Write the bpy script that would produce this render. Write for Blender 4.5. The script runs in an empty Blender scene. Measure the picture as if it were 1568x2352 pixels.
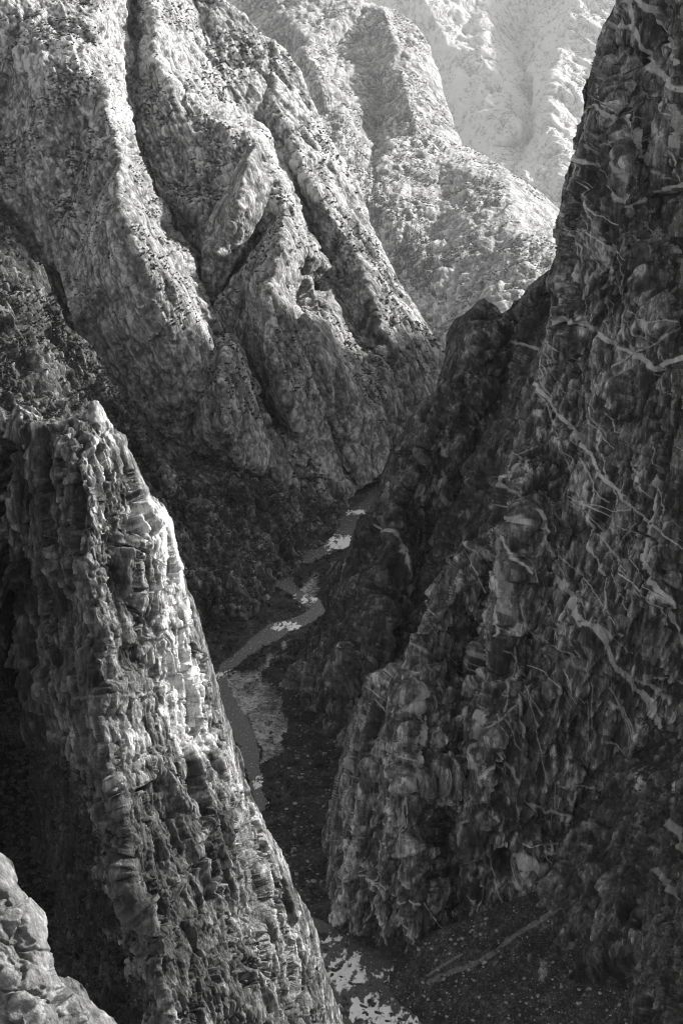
import bpy, math, time
import numpy as np
from mathutils import Vector
from mathutils.geometry import delaunay_2d_cdt
from concurrent.futures import ThreadPoolExecutor

T0 = time.time()
rng = np.random.default_rng(7)
scene = bpy.context.scene
COL = scene.collection

# ------------------------------------------------------------------ camera
W, H, FPX, PITCH = 1568.0, 2352.0, 3619.0, math.radians(19)
CP, SP = math.cos(PITCH), math.sin(PITCH)
FLOOR = -560.0
STEP = 1.9


def rays(px, py):
    a = (np.asarray(px, np.float64) - W / 2) / FPX
    b = (H / 2 - np.asarray(py, np.float64)) / FPX
    return np.stack([a, CP + b * SP, -SP + b * CP], -1)


def t_from_y(px, py, Y):
    return Y / rays(px, py)[..., 1]


def at(px, py, z=FLOOR):
    r = rays(px, py)
    return r * (z / r[..., 2])[..., None]


class Plane:
    """sloping ground: z = z0 + slope * (upslope . (xy - p0))"""
    def __init__(s, x0, y0, ux, uy, slope, z0=FLOOR):
        n = math.hypot(ux, uy)
        s.n = np.array([-slope * ux / n, -slope * uy / n, 1.0])
        s.c = z0 - slope * (ux * x0 + uy * y0) / n

    def t(s, px, py):
        return s.c / (rays(px, py) @ s.n)


# ------------------------------------------------------------------ noise
POOL = ThreadPoolExecutor(4)
_g = rng.normal(size=(256, 3))
GRAD = (_g / np.linalg.norm(_g, axis=1)[:, None]).astype(np.float32)
RND = rng.random((4096, 4)).astype(np.float32)


def chunked(fn, p):
    n = len(p)
    if n < 60000:
        return fn(p)
    k = max(4, n // 60000)
    return np.concatenate(list(POOL.map(fn, np.array_split(p, k))))


def _hash(i, j, k, seed):
    h = i * 73856093 ^ j * 19349663 ^ k * 83492791 ^ (seed * 2654435 + 977)
    h = (h ^ (h >> 13)) * 1274126177 & 0x7FFFFFFF
    return h ^ (h >> 11)


def perlin(p, seed=0):
    def f(q):
        c = np.floor(q)
        fr = (q - c).astype(np.float32)
        c = c.astype(np.int64)
        u = fr * fr * fr * (fr * (fr * 6 - 15) + 10)
        out = np.zeros(len(q), np.float32)
        for dx in (0, 1):
            wx = u[:, 0] if dx else 1 - u[:, 0]
            for dy in (0, 1):
                wy = wx * (u[:, 1] if dy else 1 - u[:, 1])
                for dz in (0, 1):
                    w = wy * (u[:, 2] if dz else 1 - u[:, 2])
                    g = GRAD[_hash(c[:, 0] + dx, c[:, 1] + dy, c[:, 2] + dz, seed) & 255]
                    out += w * (g[:, 0] * (fr[:, 0] - dx) + g[:, 1] * (fr[:, 1] - dy) + g[:, 2] * (fr[:, 2] - dz))
        return out * 1.5
    return chunked(f, np.asarray(p))


def fbm(p, lam, octs, seed=0, gain=0.5, ridged=False):
    out = np.zeros(len(p), np.float32)
    a, tot = 1.0, 0.0
    q = p / lam
    for o in range(octs):
        n = perlin(q, seed + o * 17)
        if ridged:
            n = 1 - 2.2 * np.abs(n)
        out += a * n
        tot += a
        a *= gain
        q = q * 2.03 + 11.3
    return out / tot


def cells(p, lam, seed=0):
    """blocky rock: returns per-block offset plus tilt, and distance to the block's edge (joints)"""
    def f(q):
        c = np.floor(q).astype(np.int64)
        fr = (q - c).astype(np.float32)
        n = len(q)
        d1 = np.full(n, 9, np.float32)
        d2 = np.full(n, 9, np.float32)
        val = np.zeros(n, np.float32)
        val2 = np.zeros(n, np.float32)
        for dx in (-1, 0, 1):
            for dy in (-1, 0, 1):
                for dz in (-1, 0, 1):
                    r = RND[_hash(c[:, 0] + dx, c[:, 1] + dy, c[:, 2] + dz, seed) & 4095]
                    ex, ey, ez = dx + r[:, 0] - fr[:, 0], dy + r[:, 1] - fr[:, 1], dz + r[:, 2] - fr[:, 2]
                    d = np.maximum(ex * ex + ey * ey, 0) + ez * ez
                    near = d < d1
                    sec = ~near & (d < d2)
                    d2 = np.where(near, d1, np.minimum(d2, d))
                    d1 = np.where(near, d, d1)
                    v = (r[:, 3] - .5) * .7 + (r[:, 0] - .5) * ey * 3.0 + (r[:, 1] - .5) * ez * 3.0 + (r[:, 2] - .5) * ex * 3.0
                    val2 = np.where(near, val, np.where(sec, v, val2))
                    val = np.where(near, v, val)
        e = np.sqrt(d2) - np.sqrt(d1)
        w = np.minimum(.5 + .5 * e / .16, 1)
        return np.stack([val * w + val2 * (1 - w), e], -1)
    return chunked(f, np.asarray(p) / lam)


def blocks(p, lam, axis, k, seed=0, edge=.045, joint=.16):
    """joint blocks: flat, slightly tilted faces bounded by near straight joints; axis is the long side"""
    g = np.random.default_rng(seed + 5)
    a = np.array(axis, float) + g.normal(size=3) * .10
    a /= np.linalg.norm(a)
    u = np.cross(a, (math.cos(seed * 1.7), math.sin(seed * 1.7), .1))
    u /= np.linalg.norm(u)
    R = np.stack([u / lam, np.cross(a, u) / (lam * g.uniform(.7, 1.2)), a / (lam * k)], 1)
    q = p @ R
    q = q + np.stack([perlin(q * .45 + 7.7 * i, seed + 60 + i) for i in range(3)], -1) * .14

    def f(q):
        c = np.floor(q)
        fr = (q - c).astype(np.float32)
        c = c.astype(np.int64)
        w = sstep(.5 - edge, .5 + edge, fr)
        hd = np.abs(fr - .5)
        out = -joint * sstep(.07, 0, np.minimum(hd[:, 0], hd[:, 1])) - joint * .6 * sstep(.05, 0, hd[:, 2])
        for dx in (0, 1):
            wx = w[:, 0] if dx else 1 - w[:, 0]
            for dy in (0, 1):
                wy = wx * (w[:, 1] if dy else 1 - w[:, 1])
                for dz in (0, 1):
                    ww = wy * (w[:, 2] if dz else 1 - w[:, 2])
                    r = RND[_hash(c[:, 0] + dx, c[:, 1] + dy, c[:, 2] + dz, seed) & 4095]
                    out += ww * (r[:, 0] - .5 + (r[:, 1] - .5) * (fr[:, 0] - dx) * 2.2 + (r[:, 2] - .5) * (fr[:, 1] - dy) * 2.2 + (r[:, 3] - .5) * (fr[:, 2] - dz) * 2.2)
        return out
    return chunked(f, q)


def stretch(p, axis, k):
    a = np.array(axis, float)
    a /= np.linalg.norm(a)
    return p - (p @ a)[:, None] * a * (1 - 1 / k)


def sstep(a, b, x):
    t = np.clip((x - a) / (b - a), 0, 1)
    return t * t * (3 - 2 * t)


# ------------------------------------------------------------------ materials
def new_mat(name):
    m = bpy.data.materials.new(name)
    m.use_nodes = True
    nt = m.node_tree
    nt.nodes.clear()
    out = nt.nodes.new('ShaderNodeOutputMaterial')
    b = nt.nodes.new('ShaderNodeBsdfPrincipled')
    nt.links.new(b.outputs[0], out.inputs[0])
    return m, nt, b


def N(nt, typ, **kw):
    n = nt.nodes.new(typ)
    for k, v in kw.items():
        if k.startswith('i_'):
            key = k[2:]
            n.inputs[int(key) if key.isdigit() else key].default_value = v
        else:
            setattr(n, k, v)
    return n


def math_n(nt, op, a, b=None, clamp=False):
    n = nt.nodes.new('ShaderNodeMath')
    n.operation = op
    n.use_clamp = clamp
    for i, v in enumerate((a, b)):
        if v is None:
            continue
        if isinstance(v, (int, float)):
            n.inputs[i].default_value = v
        else:
            nt.links.new(v, n.inputs[i])
    return n.outputs[0]


def rock_material(name, albedo, rot=(0, 0, 0), sc=(1, 1, 1), grain=4.0, bump=0.6, contrast=0.55, veins=0.0, vein_alb=0.42, cap=0.6):
    """albedo comes from the point attribute 'tone' (rock kind, dikes, soil, painted sun, shade and haze), broken up by stretched noise"""
    m, nt, b = new_mat(name)
    L = nt.links.new
    tc = N(nt, 'ShaderNodeTexCoord')
    mp = N(nt, 'ShaderNodeMapping')
    mp.inputs['Rotation'].default_value = rot
    mp.inputs['Scale'].default_value = sc
    L(tc.outputs['Object'], mp.inputs[0])
    n1 = N(nt, 'ShaderNodeTexNoise', i_Scale=1 / (grain * 7), i_Detail=6.0, i_Roughness=.65, i_Distortion=.1)
    n2 = N(nt, 'ShaderNodeTexNoise', i_Scale=1 / grain, i_Detail=6.0, i_Roughness=.74)
    for n in (n1, n2):
        L(mp.outputs[0], n.inputs['Vector'])
    at_ = N(nt, 'ShaderNodeAttribute', attribute_name='tone')
    a1 = math_n(nt, 'MULTIPLY', math_n(nt, 'SUBTRACT', n1.outputs[0], .5), contrast * 5)
    a2 = math_n(nt, 'MULTIPLY', math_n(nt, 'SUBTRACT', n2.outputs[0], .5), contrast * 5)
    # angular plates of slightly different rock, three sizes, edges nudged by the noise
    wv = N(nt, 'ShaderNodeVectorMath', operation='MULTIPLY_ADD')
    L(n2.outputs['Color'], wv.inputs[0])
    wv.inputs[1].default_value = (grain * .3, grain * .3, grain * .12)
    L(mp.outputs[0], wv.inputs[2])
    plate = N(nt, 'ShaderNodeTexVoronoi', feature='F1', distance='CHEBYCHEV', i_Scale=1 / (grain * 1.3), i_Detail=1.0, i_Roughness=.6, i_Lacunarity=2.3)
    L(wv.outputs[0], plate.inputs['Vector'])
    plate.normalize = True
    pg = N(nt, 'ShaderNodeRGBToBW')
    L(plate.outputs['Color'], pg.inputs[0])
    a3 = math_n(nt, 'MULTIPLY', math_n(nt, 'SUBTRACT', pg.outputs[0], .5), contrast * 3.2)
    v = math_n(nt, 'POWER', 2.0, math_n(nt, 'ADD', math_n(nt, 'ADD', a1, a2), a3))
    v = math_n(nt, 'MULTIPLY', v, at_.outputs['Fac'])
    v = math_n(nt, 'MULTIPLY', v, albedo)
    if veins > 0:
        for scale, eps, seed in ((1 / 34, .012, 0.), (1 / 13, .014, 40.), (1 / 60, .009, 90.)):
            mv = N(nt, 'ShaderNodeMapping')
            mv.inputs['Location'].default_value = (seed, seed * 1.7, 3)
            L(mp.outputs[0], mv.inputs[0])
            nv = N(nt, 'ShaderNodeTexNoise', i_Scale=scale, i_Detail=4.0, i_Roughness=.55, i_Distortion=1.2)
            L(mv.outputs[0], nv.inputs['Vector'])
            d = math_n(nt, 'ABSOLUTE', math_n(nt, 'SUBTRACT', nv.outputs[0], .5))
            ln = math_n(nt, 'SUBTRACT', 1.0, math_n(nt, 'DIVIDE', d, eps), clamp=True)
            ln = math_n(nt, 'MULTIPLY', ln, math_n(nt, 'MULTIPLY', math_n(nt, 'SUBTRACT', n1.outputs[0], .38), 4.5, clamp=True))
            v = math_n(nt, 'ADD', v, math_n(nt, 'MULTIPLY', ln, veins * vein_alb))
    va = N(nt, 'ShaderNodeAttribute', attribute_name='vein')
    pale = math_n(nt, 'MULTIPLY', math_n(nt, 'POWER', 2.0, math_n(nt, 'MULTIPLY', a2, .35)), .56)
    mx = N(nt, 'ShaderNodeMix')
    L(va.outputs['Fac'], mx.inputs[0])
    L(v, mx.inputs[2])
    L(pale, mx.inputs[3])
    v = math_n(nt, 'MINIMUM', mx.outputs[0], cap)
    cr = N(nt, 'ShaderNodeCombineColor')
    for i in range(3):
        L(v, cr.inputs[i])
    L(cr.outputs[0], b.inputs['Base Color'])
    b.inputs['Roughness'].default_value = .88
    b.inputs['Specular IOR Level'].default_value = .25
    # cracks and grit
    hgt = math_n(nt, 'MULTIPLY', n2.outputs[0], .7)
    hgt = math_n(nt, 'SUBTRACT', hgt, math_n(nt, 'MULTIPLY', plate.outputs['Distance'], .8))
    bp = N(nt, 'ShaderNodeBump', i_Strength=bump, i_Distance=grain * .9)
    L(hgt, bp.inputs['Height'])
    L(bp.outputs[0], b.inputs['Normal'])
    return m


# ------------------------------------------------------------------ sheets of rock
ZB_S = 4.0
ZB_W, ZB_H = int(W / ZB_S) + 1, int(H / ZB_S) + 1
ZBUF = np.full((ZB_H, ZB_W), 1e9, np.float32)
SHEETS = {}


def axis_coords(a, b, lo, hi, fine, coarse):
    mid = np.arange(max(a, lo), min(b, hi), fine)
    left = np.arange(a, max(a, lo), coarse) if a < lo else np.array([])
    right = np.arange(min(b, hi), b + coarse, coarse) if b > hi else np.array([])
    return np.concatenate([left, mid, right])


def poly_inside(px, py, poly):
    ins = np.zeros(px.shape, bool)
    n = len(poly)
    for i in range(n):
        x1, y1 = poly[i]
        x2, y2 = poly[(i + 1) % n]
        if y1 == y2:
            continue
        c = ((y1 > py) != (y2 > py)) & (px < (x2 - x1) * (py - y1) / (y2 - y1) + x1)
        ins ^= c
    return ins


def seg_dist(px, py, pts, closed=False):
    best = np.full(px.shape, 1e9, np.float32)
    bx = np.zeros(px.shape, np.float32)
    by = np.zeros(px.shape, np.float32)
    idx = np.zeros(px.shape, np.int16)
    n = len(pts)
    for i in range(n if closed else n - 1):
        x1, y1 = pts[i][:2]
        x2, y2 = pts[(i + 1) % n][:2]
        dx, dy = x2 - x1, y2 - y1
        u = np.clip(((px - x1) * dx + (py - y1) * dy) / (dx * dx + dy * dy + 1e-9), 0, 1)
        cx, cy = x1 + u * dx, y1 + u * dy
        d = np.hypot(px - cx, py - cy)
        m = d < best
        best = np.where(m, d, best)
        bx = np.where(m, cx, bx)
        by = np.where(m, cy, by)
        idx = np.where(m, i, idx)
    return best, bx, by, idx


def tin(gx, gy, pts, edges):
    """interpolates the value carried by control points over a constrained triangulation"""
    V = [Vector((p[0], p[1])) for p in pts]
    vo, eo, fo, ov, oe, of = delaunay_2d_cdt(V, edges, [], 0, 1e-4)
    P = np.array([(v[0], v[1]) for v in vo])
    src = np.array([(p[0], p[1]) for p in pts])
    sv = np.array([p[2] for p in pts])
    val = np.zeros(len(P))
    for i, o in enumerate(ov):
        if o:
            val[i] = sv[o[0]]
        else:
            d = np.hypot(*(src - P[i]).T)
            k = np.argsort(d)[:4]
            w = 1 / (d[k] + 1)
            val[i] = (sv[k] * w).sum() / w.sum()
    out = np.zeros((len(gy), len(gx)))
    for f in fo:
        for q in range(1, len(f) - 1):
            a, b, c = P[f[0]], P[f[q]], P[f[q + 1]]
            va, vb, vc = val[f[0]], val[f[q]], val[f[q + 1]]
            x0, x1 = min(a[0], b[0], c[0]), max(a[0], b[0], c[0])
            y0, y1 = min(a[1], b[1], c[1]), max(a[1], b[1], c[1])
            i0, i1 = np.searchsorted(gx, x0), np.searchsorted(gx, x1, 'right')
            j0, j1 = np.searchsorted(gy, y0), np.searchsorted(gy, y1, 'right')
            if i1 <= i0 or j1 <= j0:
                continue
            X, Y = gx[i0:i1][None, :], gy[j0:j1][:, None]
            den = (b[1] - c[1]) * (a[0] - c[0]) + (c[0] - b[0]) * (a[1] - c[1])
            if abs(den) < 1e-9:
                continue
            l1 = ((b[1] - c[1]) * (X - c[0]) + (c[0] - b[0]) * (Y - c[1])) / den
            l2 = ((c[1] - a[1]) * (X - c[0]) + (a[0] - c[0]) * (Y - c[1])) / den
            l3 = 1 - l1 - l2
            m = (l1 >= -1e-6) & (l2 >= -1e-6) & (l3 >= -1e-6)
            out[j0:j1, i0:i1] = np.where(m, l1 * va + l2 * vb + l3 * vc, out[j0:j1, i0:i1])
    return out


def blur(a, n):
    for _ in range(n):
        p = np.pad(a, 1, mode='edge')
        a = (p[:-2, 1:-1] + p[2:, 1:-1] + 2 * p[1:-1, 1:-1]) / 4
        p = np.pad(a, 1, mode='edge')
        a = (p[1:-1, :-2] + p[1:-1, 2:] + 2 * p[1:-1, 1:-1]) / 4
    return a


def grid_mesh(name, P, keep, tone, mat, smooth=True, vein=None):
    hh, ww = keep.shape
    idx = -np.ones(hh * ww, np.int64)
    k4 = keep[:-1, :-1] & keep[1:, :-1] & keep[1:, 1:] & keep[:-1, 1:]
    base = np.arange(hh * ww).reshape(hh, ww)
    q = np.stack([base[:-1, :-1], base[1:, :-1], base[1:, 1:], base[:-1, 1:]], -1)[k4]
    used = np.unique(q)
    idx[used] = np.arange(len(used))
    q = idx[q]
    me = bpy.data.meshes.new(name)
    me.vertices.add(len(used))
    me.vertices.foreach_set('co', P.reshape(-1, 3)[used].astype(np.float32).ravel())
    me.loops.add(q.size)
    me.loops.foreach_set('vertex_index', q.astype(np.int32).ravel())
    me.polygons.add(len(q))
    me.polygons.foreach_set('loop_start', np.arange(0, q.size, 4, dtype=np.int32))
    me.polygons.foreach_set('use_smooth', np.full(len(q), smooth))
    me.update(calc_edges=True)
    at_ = me.attributes.new('tone', 'FLOAT', 'POINT')
    at_.data.foreach_set('value', tone.ravel()[used].astype(np.float32))
    if vein is not None:
        me.attributes.new('vein', 'FLOAT', 'POINT').data.foreach_set('value', vein.ravel()[used].astype(np.float32))
    me.materials.append(mat)
    o = bpy.data.objects.new(name, me)
    COL.objects.link(o)
    return o


def sheet(name, crest, rest, lines, mat, relief, plane=None, tone=None, box=None, smooth_n=6,
          roll=70, back=1.0, patches=(), grooves=(),  step=STEP, zmin=FLOOR - 12, veins=(), label=None, cat=None, kind='structure', push=0, flat=False, crest_keep=.45, far_scale=1.0, xstep=None, wander=26, amp=1.0, ref=None, relief_scale=1.0):
    """crest: skyline traced by eye, rolled over into a back slope; rest closes the outline;
    lines: ridges and gullies [(px, py, value), ...]; value = metres in front of the plane, or the distance Y"""
    poly = [(float(x), float(y)) for x, y in crest + rest]
    xs = [p[0] for p in poly]
    ys = [p[1] for p in poly]
    x0, x1 = min(xs) - roll, max(xs) + roll
    y0, y1 = min(ys) - roll, max(ys) + roll
    gx = axis_coords(x0, x1, -30, W + 30, xstep or step, 9)
    gy = axis_coords(y0, y1, -30, H + 30, step, 9)
    pts, edges = [], []
    for ln in lines:
        s = len(pts)
        for k, (x, y, v) in enumerate(ln):
            if plane is not None:
                v = 1 / (plane.t(x, y) - v * amp)
            else:
                v = 1 / t_from_y(x, y, (v if ref is None else ref) * far_scale + (0 if ref is None else (v - ref) * relief_scale))
            pts.append((x, y, v))
            if k:
                edges.append((s + k - 1, s + k))
    src = np.array(pts) if pts else np.zeros((0, 3))
    bx0, bx1, by0, by1 = x0 - 50, x1 + 50, y0 - 50, y1 + 50
    for cx in np.linspace(bx0, bx1, 6):
        for cy in np.linspace(by0, by1, 6):
            if cx not in (bx0, bx1) and cy not in (by0, by1):
                continue
            if plane is not None:
                pts.append((cx, cy, 1 / plane.t(cx, cy)))
            else:
                k = np.argmin(np.hypot(src[:, 0] - cx, src[:, 1] - cy))
                pts.append((cx, cy, src[k, 2]))
    inv = tin(gx, gy, pts, edges)
    inv = blur(inv, smooth_n)
    X, Y = np.meshgrid(gx, gy)
    # ridge and gully lines wander instead of running ruler straight
    dc0 = seg_dist(X, Y, crest)[0]
    wa = sstep(0, 60, dc0) * wander
    q2 = np.stack([X.ravel(), Y.ravel(), 0 * X.ravel() + len(name)], -1)
    wx = fbm(q2, 90, 4, 201, .55).reshape(X.shape) * wa
    wy = fbm(q2, 90, 4, 202, .55).reshape(X.shape) * wa
    fi = np.interp(X + wx, gx, np.arange(len(gx)))
    fj = np.interp(Y + wy, gy, np.arange(len(gy)))
    i0 = np.clip(fi.astype(int), 0, len(gx) - 2)
    j0 = np.clip(fj.astype(int), 0, len(gy) - 2)
    u, v = fi - i0, fj - j0
    dev = inv if plane is None else inv - 1 / plane.t(X, Y)
    dev = (dev[j0, i0] * (1 - u) * (1 - v) + dev[j0, i0 + 1] * u * (1 - v) + dev[j0 + 1, i0] * (1 - u) * v + dev[j0 + 1, i0 + 1] * u * v)
    inv = dev if plane is None else dev + 1 / plane.t(X, Y)
    ins = poly_inside(X, Y, poly)
    d, bx, by, _ = seg_dist(X, Y, crest)
    dr = seg_dist(X, Y, rest if len(rest) > 1 else rest + rest)[0]
    outside = ~ins
    keep = ins | (outside & (d < roll) & (d < dr + 3))
    # sample depth at the crest for vertices beyond it
    fi = np.interp(bx, gx, np.arange(len(gx)))
    fj = np.interp(by, gy, np.arange(len(gy)))
    i0 = np.clip(fi.astype(int), 0, len(gx) - 2)
    j0 = np.clip(fj.astype(int), 0, len(gy) - 2)
    u, v = fi - i0, fj - j0
    ib = (inv[j0, i0] * (1 - u) * (1 - v) + inv[j0, i0 + 1] * u * (1 - v) + inv[j0 + 1, i0] * (1 - u) * v + inv[j0 + 1, i0 + 1] * u * v)
    ex = np.where(outside, bx, X)
    ey = np.where(outside, by, Y)
    t = 1 / np.where(outside, ib, inv)
    # round the last metres before the crest
    P = rays(ex, ey) * t[..., None]
    s = np.where(outside, d, 0) * t / FPX
    sm = back * (s * 1.2 + np.minimum(s * s * .12, s * 3))
    nx, ny = (bx - X), (by - Y)
    nl = np.hypot(nx, ny) + 1e-6
    nx, ny = nx / nl, ny / nl
    rd = rays(ex, ey)
    inward = np.stack([nx, -ny * SP, -ny * CP], -1)
    fall = np.zeros_like(rd)
    fall[..., 2] = -1
    P = P + (rd * 1.0 + inward * .42 + fall * .25) * sm[..., None] * outside[..., None]
    # smooth normals of the big form
    B = np.stack([blur(P[..., k], 14) for k in range(3)], -1)
    gu = np.gradient(B, axis=1)
    gv = np.gradient(B, axis=0)
    nn = np.cross(gv, gu)
    nn /= np.linalg.norm(nn, axis=-1, keepdims=True) + 1e-9
    K = keep.ravel()
    p = P.reshape(-1, 3)[K]
    n3 = nn.reshape(-1, 3)[K]
    disp, tn = relief(p, n3, X.ravel()[K], Y.ravel()[K])
    if len(grooves):
        vx, vy = X.ravel()[K], Y.ravel()[K]
        q4 = np.stack([vx, vy, 0 * vx + 3], -1)
        j1, j2 = fbm(q4, 45, 4, 301, .6) * 22, fbm(q4, 45, 4, 302, .6) * 14
        j3 = fbm(q4, 22, 3, 303)
        for ln, wd, dep in grooves:
            dd = seg_dist(vx + j1, vy + j2, ln)[0] / wd
            disp = disp - dep * sstep(1.15, .25, dd + j3 * .8)
    near = np.where(outside, 1.0, crest_keep + (1 - crest_keep) * sstep(0, 45, d)).ravel()[K]
    near = np.where(outside.ravel()[K], crest_keep, near)
    D = np.zeros(keep.size)
    D[K] = disp * near
    p = p + n3 * blur(D.reshape(keep.shape), 1 if name != 'rock_spire' and name != 'veined_cliff' else 0).ravel()[K][:, None]
    if push:
        p = p + push
    Pf = P.reshape(-1, 3).copy()
    Pf[K] = p
    vv = None
    if len(veins):
        vv = np.zeros(len(p))
        vx, vy = X.ravel()[K], Y.ravel()[K]
        w1 = fbm(p, 40, 5, 91, .5) * 9
        w2 = fbm(p, 40, 5, 57, .5) * 9
        w3 = fbm(p, 9, 5, 33, .65)
        for ln, wd, st in veins:
            dd = seg_dist(vx + w1, vy + w2, ln)[0]
            mk = sstep(1.0, .75, dd / (wd * .56) + w3 * 1.1) * min(1, st * 1.15)
            vv = np.maximum(vv, mk)
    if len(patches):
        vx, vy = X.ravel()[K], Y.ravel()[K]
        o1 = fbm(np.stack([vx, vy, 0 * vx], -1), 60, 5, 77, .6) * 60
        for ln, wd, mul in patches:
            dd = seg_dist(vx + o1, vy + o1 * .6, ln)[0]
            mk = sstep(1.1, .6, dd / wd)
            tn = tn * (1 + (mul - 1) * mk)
    T = np.ones(keep.size)
    T[K] = tn
    if vv is not None:
        VV = np.zeros(keep.size)
        VV[K] = vv
        vv = VV
    keep = keep & (Pf.reshape(P.shape)[..., 2] > zmin)
    o = grid_mesh(name, Pf, keep, T, mat, not flat, vv)
    if label:
        o['label'] = label
    if cat:
        o['category'] = cat
    if kind:
        o['kind'] = kind
    # depth buffer for scattering
    q = Pf.reshape(-1, 3)[keep.ravel()]
    tt = q[:, 1] * CP - q[:, 2] * SP
    sx = ((q[:, 0] / tt * FPX + W / 2) / ZB_S).astype(int)
    sy = ((H / 2 - (q[:, 1] * SP + q[:, 2] * CP) / tt * FPX) / ZB_S).astype(int)
    ok = (sx >= 0) & (sx < ZB_W) & (sy >= 0) & (sy < ZB_H)
    np.minimum.at(ZBUF, (sy[ok], sx[ok]), tt[ok].astype(np.float32))
    gz = nn.reshape(-1, 3)[keep.ravel()][:, 2]
    SHEETS[o.name] = (q, np.abs(gz), tt, np.stack([X.ravel()[keep.ravel()], Y.ravel()[keep.ravel()]], -1), outside.ravel()[keep.ravel()])
    print('%-22s %8d verts  %.1fs' % (name, len(q), time.time() - T0))
    return o


VEIN = 6.5


def sink(ax, k, big, mid, blk, blk_l, fine, tvar=.35, seed=0, ridged=True, warp=.16, bt=1.0, blocky=0.0, kb=2.0):
    """relief recipe: eroded ribs stretched down the fall line, joint blocks in four sizes, fine crags"""
    def f(p, n, ix, iy):
        q = stretch(p, ax, k)
        wp = np.stack([fbm(q, big[0] * .8, 3, 5 + seed), fbm(q, big[0] * .8, 3, 6 + seed), fbm(q, big[0] * .8, 3, 7 + seed)], -1)
        q = q + wp * big[0] * warp
        d = fbm(q, big[0], 4, 11 + seed, .45, ridged) * big[1]
        m = fbm(q, mid[0], 4, 23 + seed, .5, True)
        d += m * mid[1] * .45
        tn = 1 + tvar * fbm(q, mid[0] * 2, 4, 71 + seed, .6) * 1.3
        if blk:
            lam, amp = blk_l, blk
            pw = p + wp * big[0] * warp * .35
            for o in range(4):
                v = blocks(pw, lam, ax, kb, 3 + seed + o * 7)
                d += v * amp * 2.6
                tn *= 2 ** (v * tvar * bt * (.9, 1.6, 2.4, 2.6)[o])
                lam *= .47
                amp *= .52
            if blocky:
                for o, (f_, g_) in enumerate(((1.0, 1.0), (.45, .5))):
                    c = cells(stretch(p + wp * 1.5, ax, 1.7), blk_l * f_, 3 + seed + o)
                    d += (c[:, 0] * blk * blocky - .5 * blk * sstep(.07, 0, c[:, 1])) * g_
                    tn *= 1 + tvar * .5 * c[:, 0]
        d += fbm(q, fine[0], 4, 41 + seed, .6) * fine[1] * .35
        return d, np.clip(tn, .25, 2.2)
    return f


# ---------------------------------------------------------------- materials of the canyon
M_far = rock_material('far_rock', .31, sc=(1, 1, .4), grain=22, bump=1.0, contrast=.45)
M_faint = rock_material('haze_paled_rock', .66, sc=(1, 1, .4), grain=70, bump=1.0, contrast=.5)  # paled well beyond the nearer rock, haze put into its colour
M_wall = rock_material('canyon_rock', .24, rot=(0, .35, .2), sc=(1.2, 1, .55), grain=5, bump=1.0, contrast=.65)
M_slope = rock_material('scrub_slope_rock', .058, rot=(0, .5, 0), sc=(1.1, 1, .5), grain=4, bump=1.0, contrast=1.1)
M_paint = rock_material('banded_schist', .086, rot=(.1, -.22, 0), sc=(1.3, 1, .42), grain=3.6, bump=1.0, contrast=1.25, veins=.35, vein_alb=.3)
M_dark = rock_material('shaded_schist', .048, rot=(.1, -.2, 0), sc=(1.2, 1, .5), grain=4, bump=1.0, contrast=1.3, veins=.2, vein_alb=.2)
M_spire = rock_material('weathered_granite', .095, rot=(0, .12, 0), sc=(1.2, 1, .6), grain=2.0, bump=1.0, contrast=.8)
M_near = rock_material('pale_granite', .14, grain=.9, bump=.9, contrast=.45)
M_talus = rock_material('talus_scree', .028, grain=1.5, bump=1.0, contrast=1.3)

LEFT_FALL = (.35, -.45, -.8)

# ---- farthest wall
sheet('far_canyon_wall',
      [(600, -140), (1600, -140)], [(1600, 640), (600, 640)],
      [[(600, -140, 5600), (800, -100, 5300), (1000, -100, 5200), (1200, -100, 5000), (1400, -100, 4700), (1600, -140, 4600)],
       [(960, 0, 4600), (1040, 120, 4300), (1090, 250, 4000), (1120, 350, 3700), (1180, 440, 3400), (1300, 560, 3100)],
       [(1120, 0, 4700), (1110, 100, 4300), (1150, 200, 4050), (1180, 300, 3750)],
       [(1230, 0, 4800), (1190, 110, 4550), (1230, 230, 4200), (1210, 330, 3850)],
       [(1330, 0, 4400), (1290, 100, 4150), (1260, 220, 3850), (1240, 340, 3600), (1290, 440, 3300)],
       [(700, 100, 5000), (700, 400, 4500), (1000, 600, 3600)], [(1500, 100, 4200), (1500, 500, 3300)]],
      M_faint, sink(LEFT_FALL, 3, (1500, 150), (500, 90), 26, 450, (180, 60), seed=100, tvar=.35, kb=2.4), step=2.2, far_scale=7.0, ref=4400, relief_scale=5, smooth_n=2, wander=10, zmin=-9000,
      label='farthest canyon wall, pale and fading into haze at the head of the gorge', cat='canyon wall')

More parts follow.
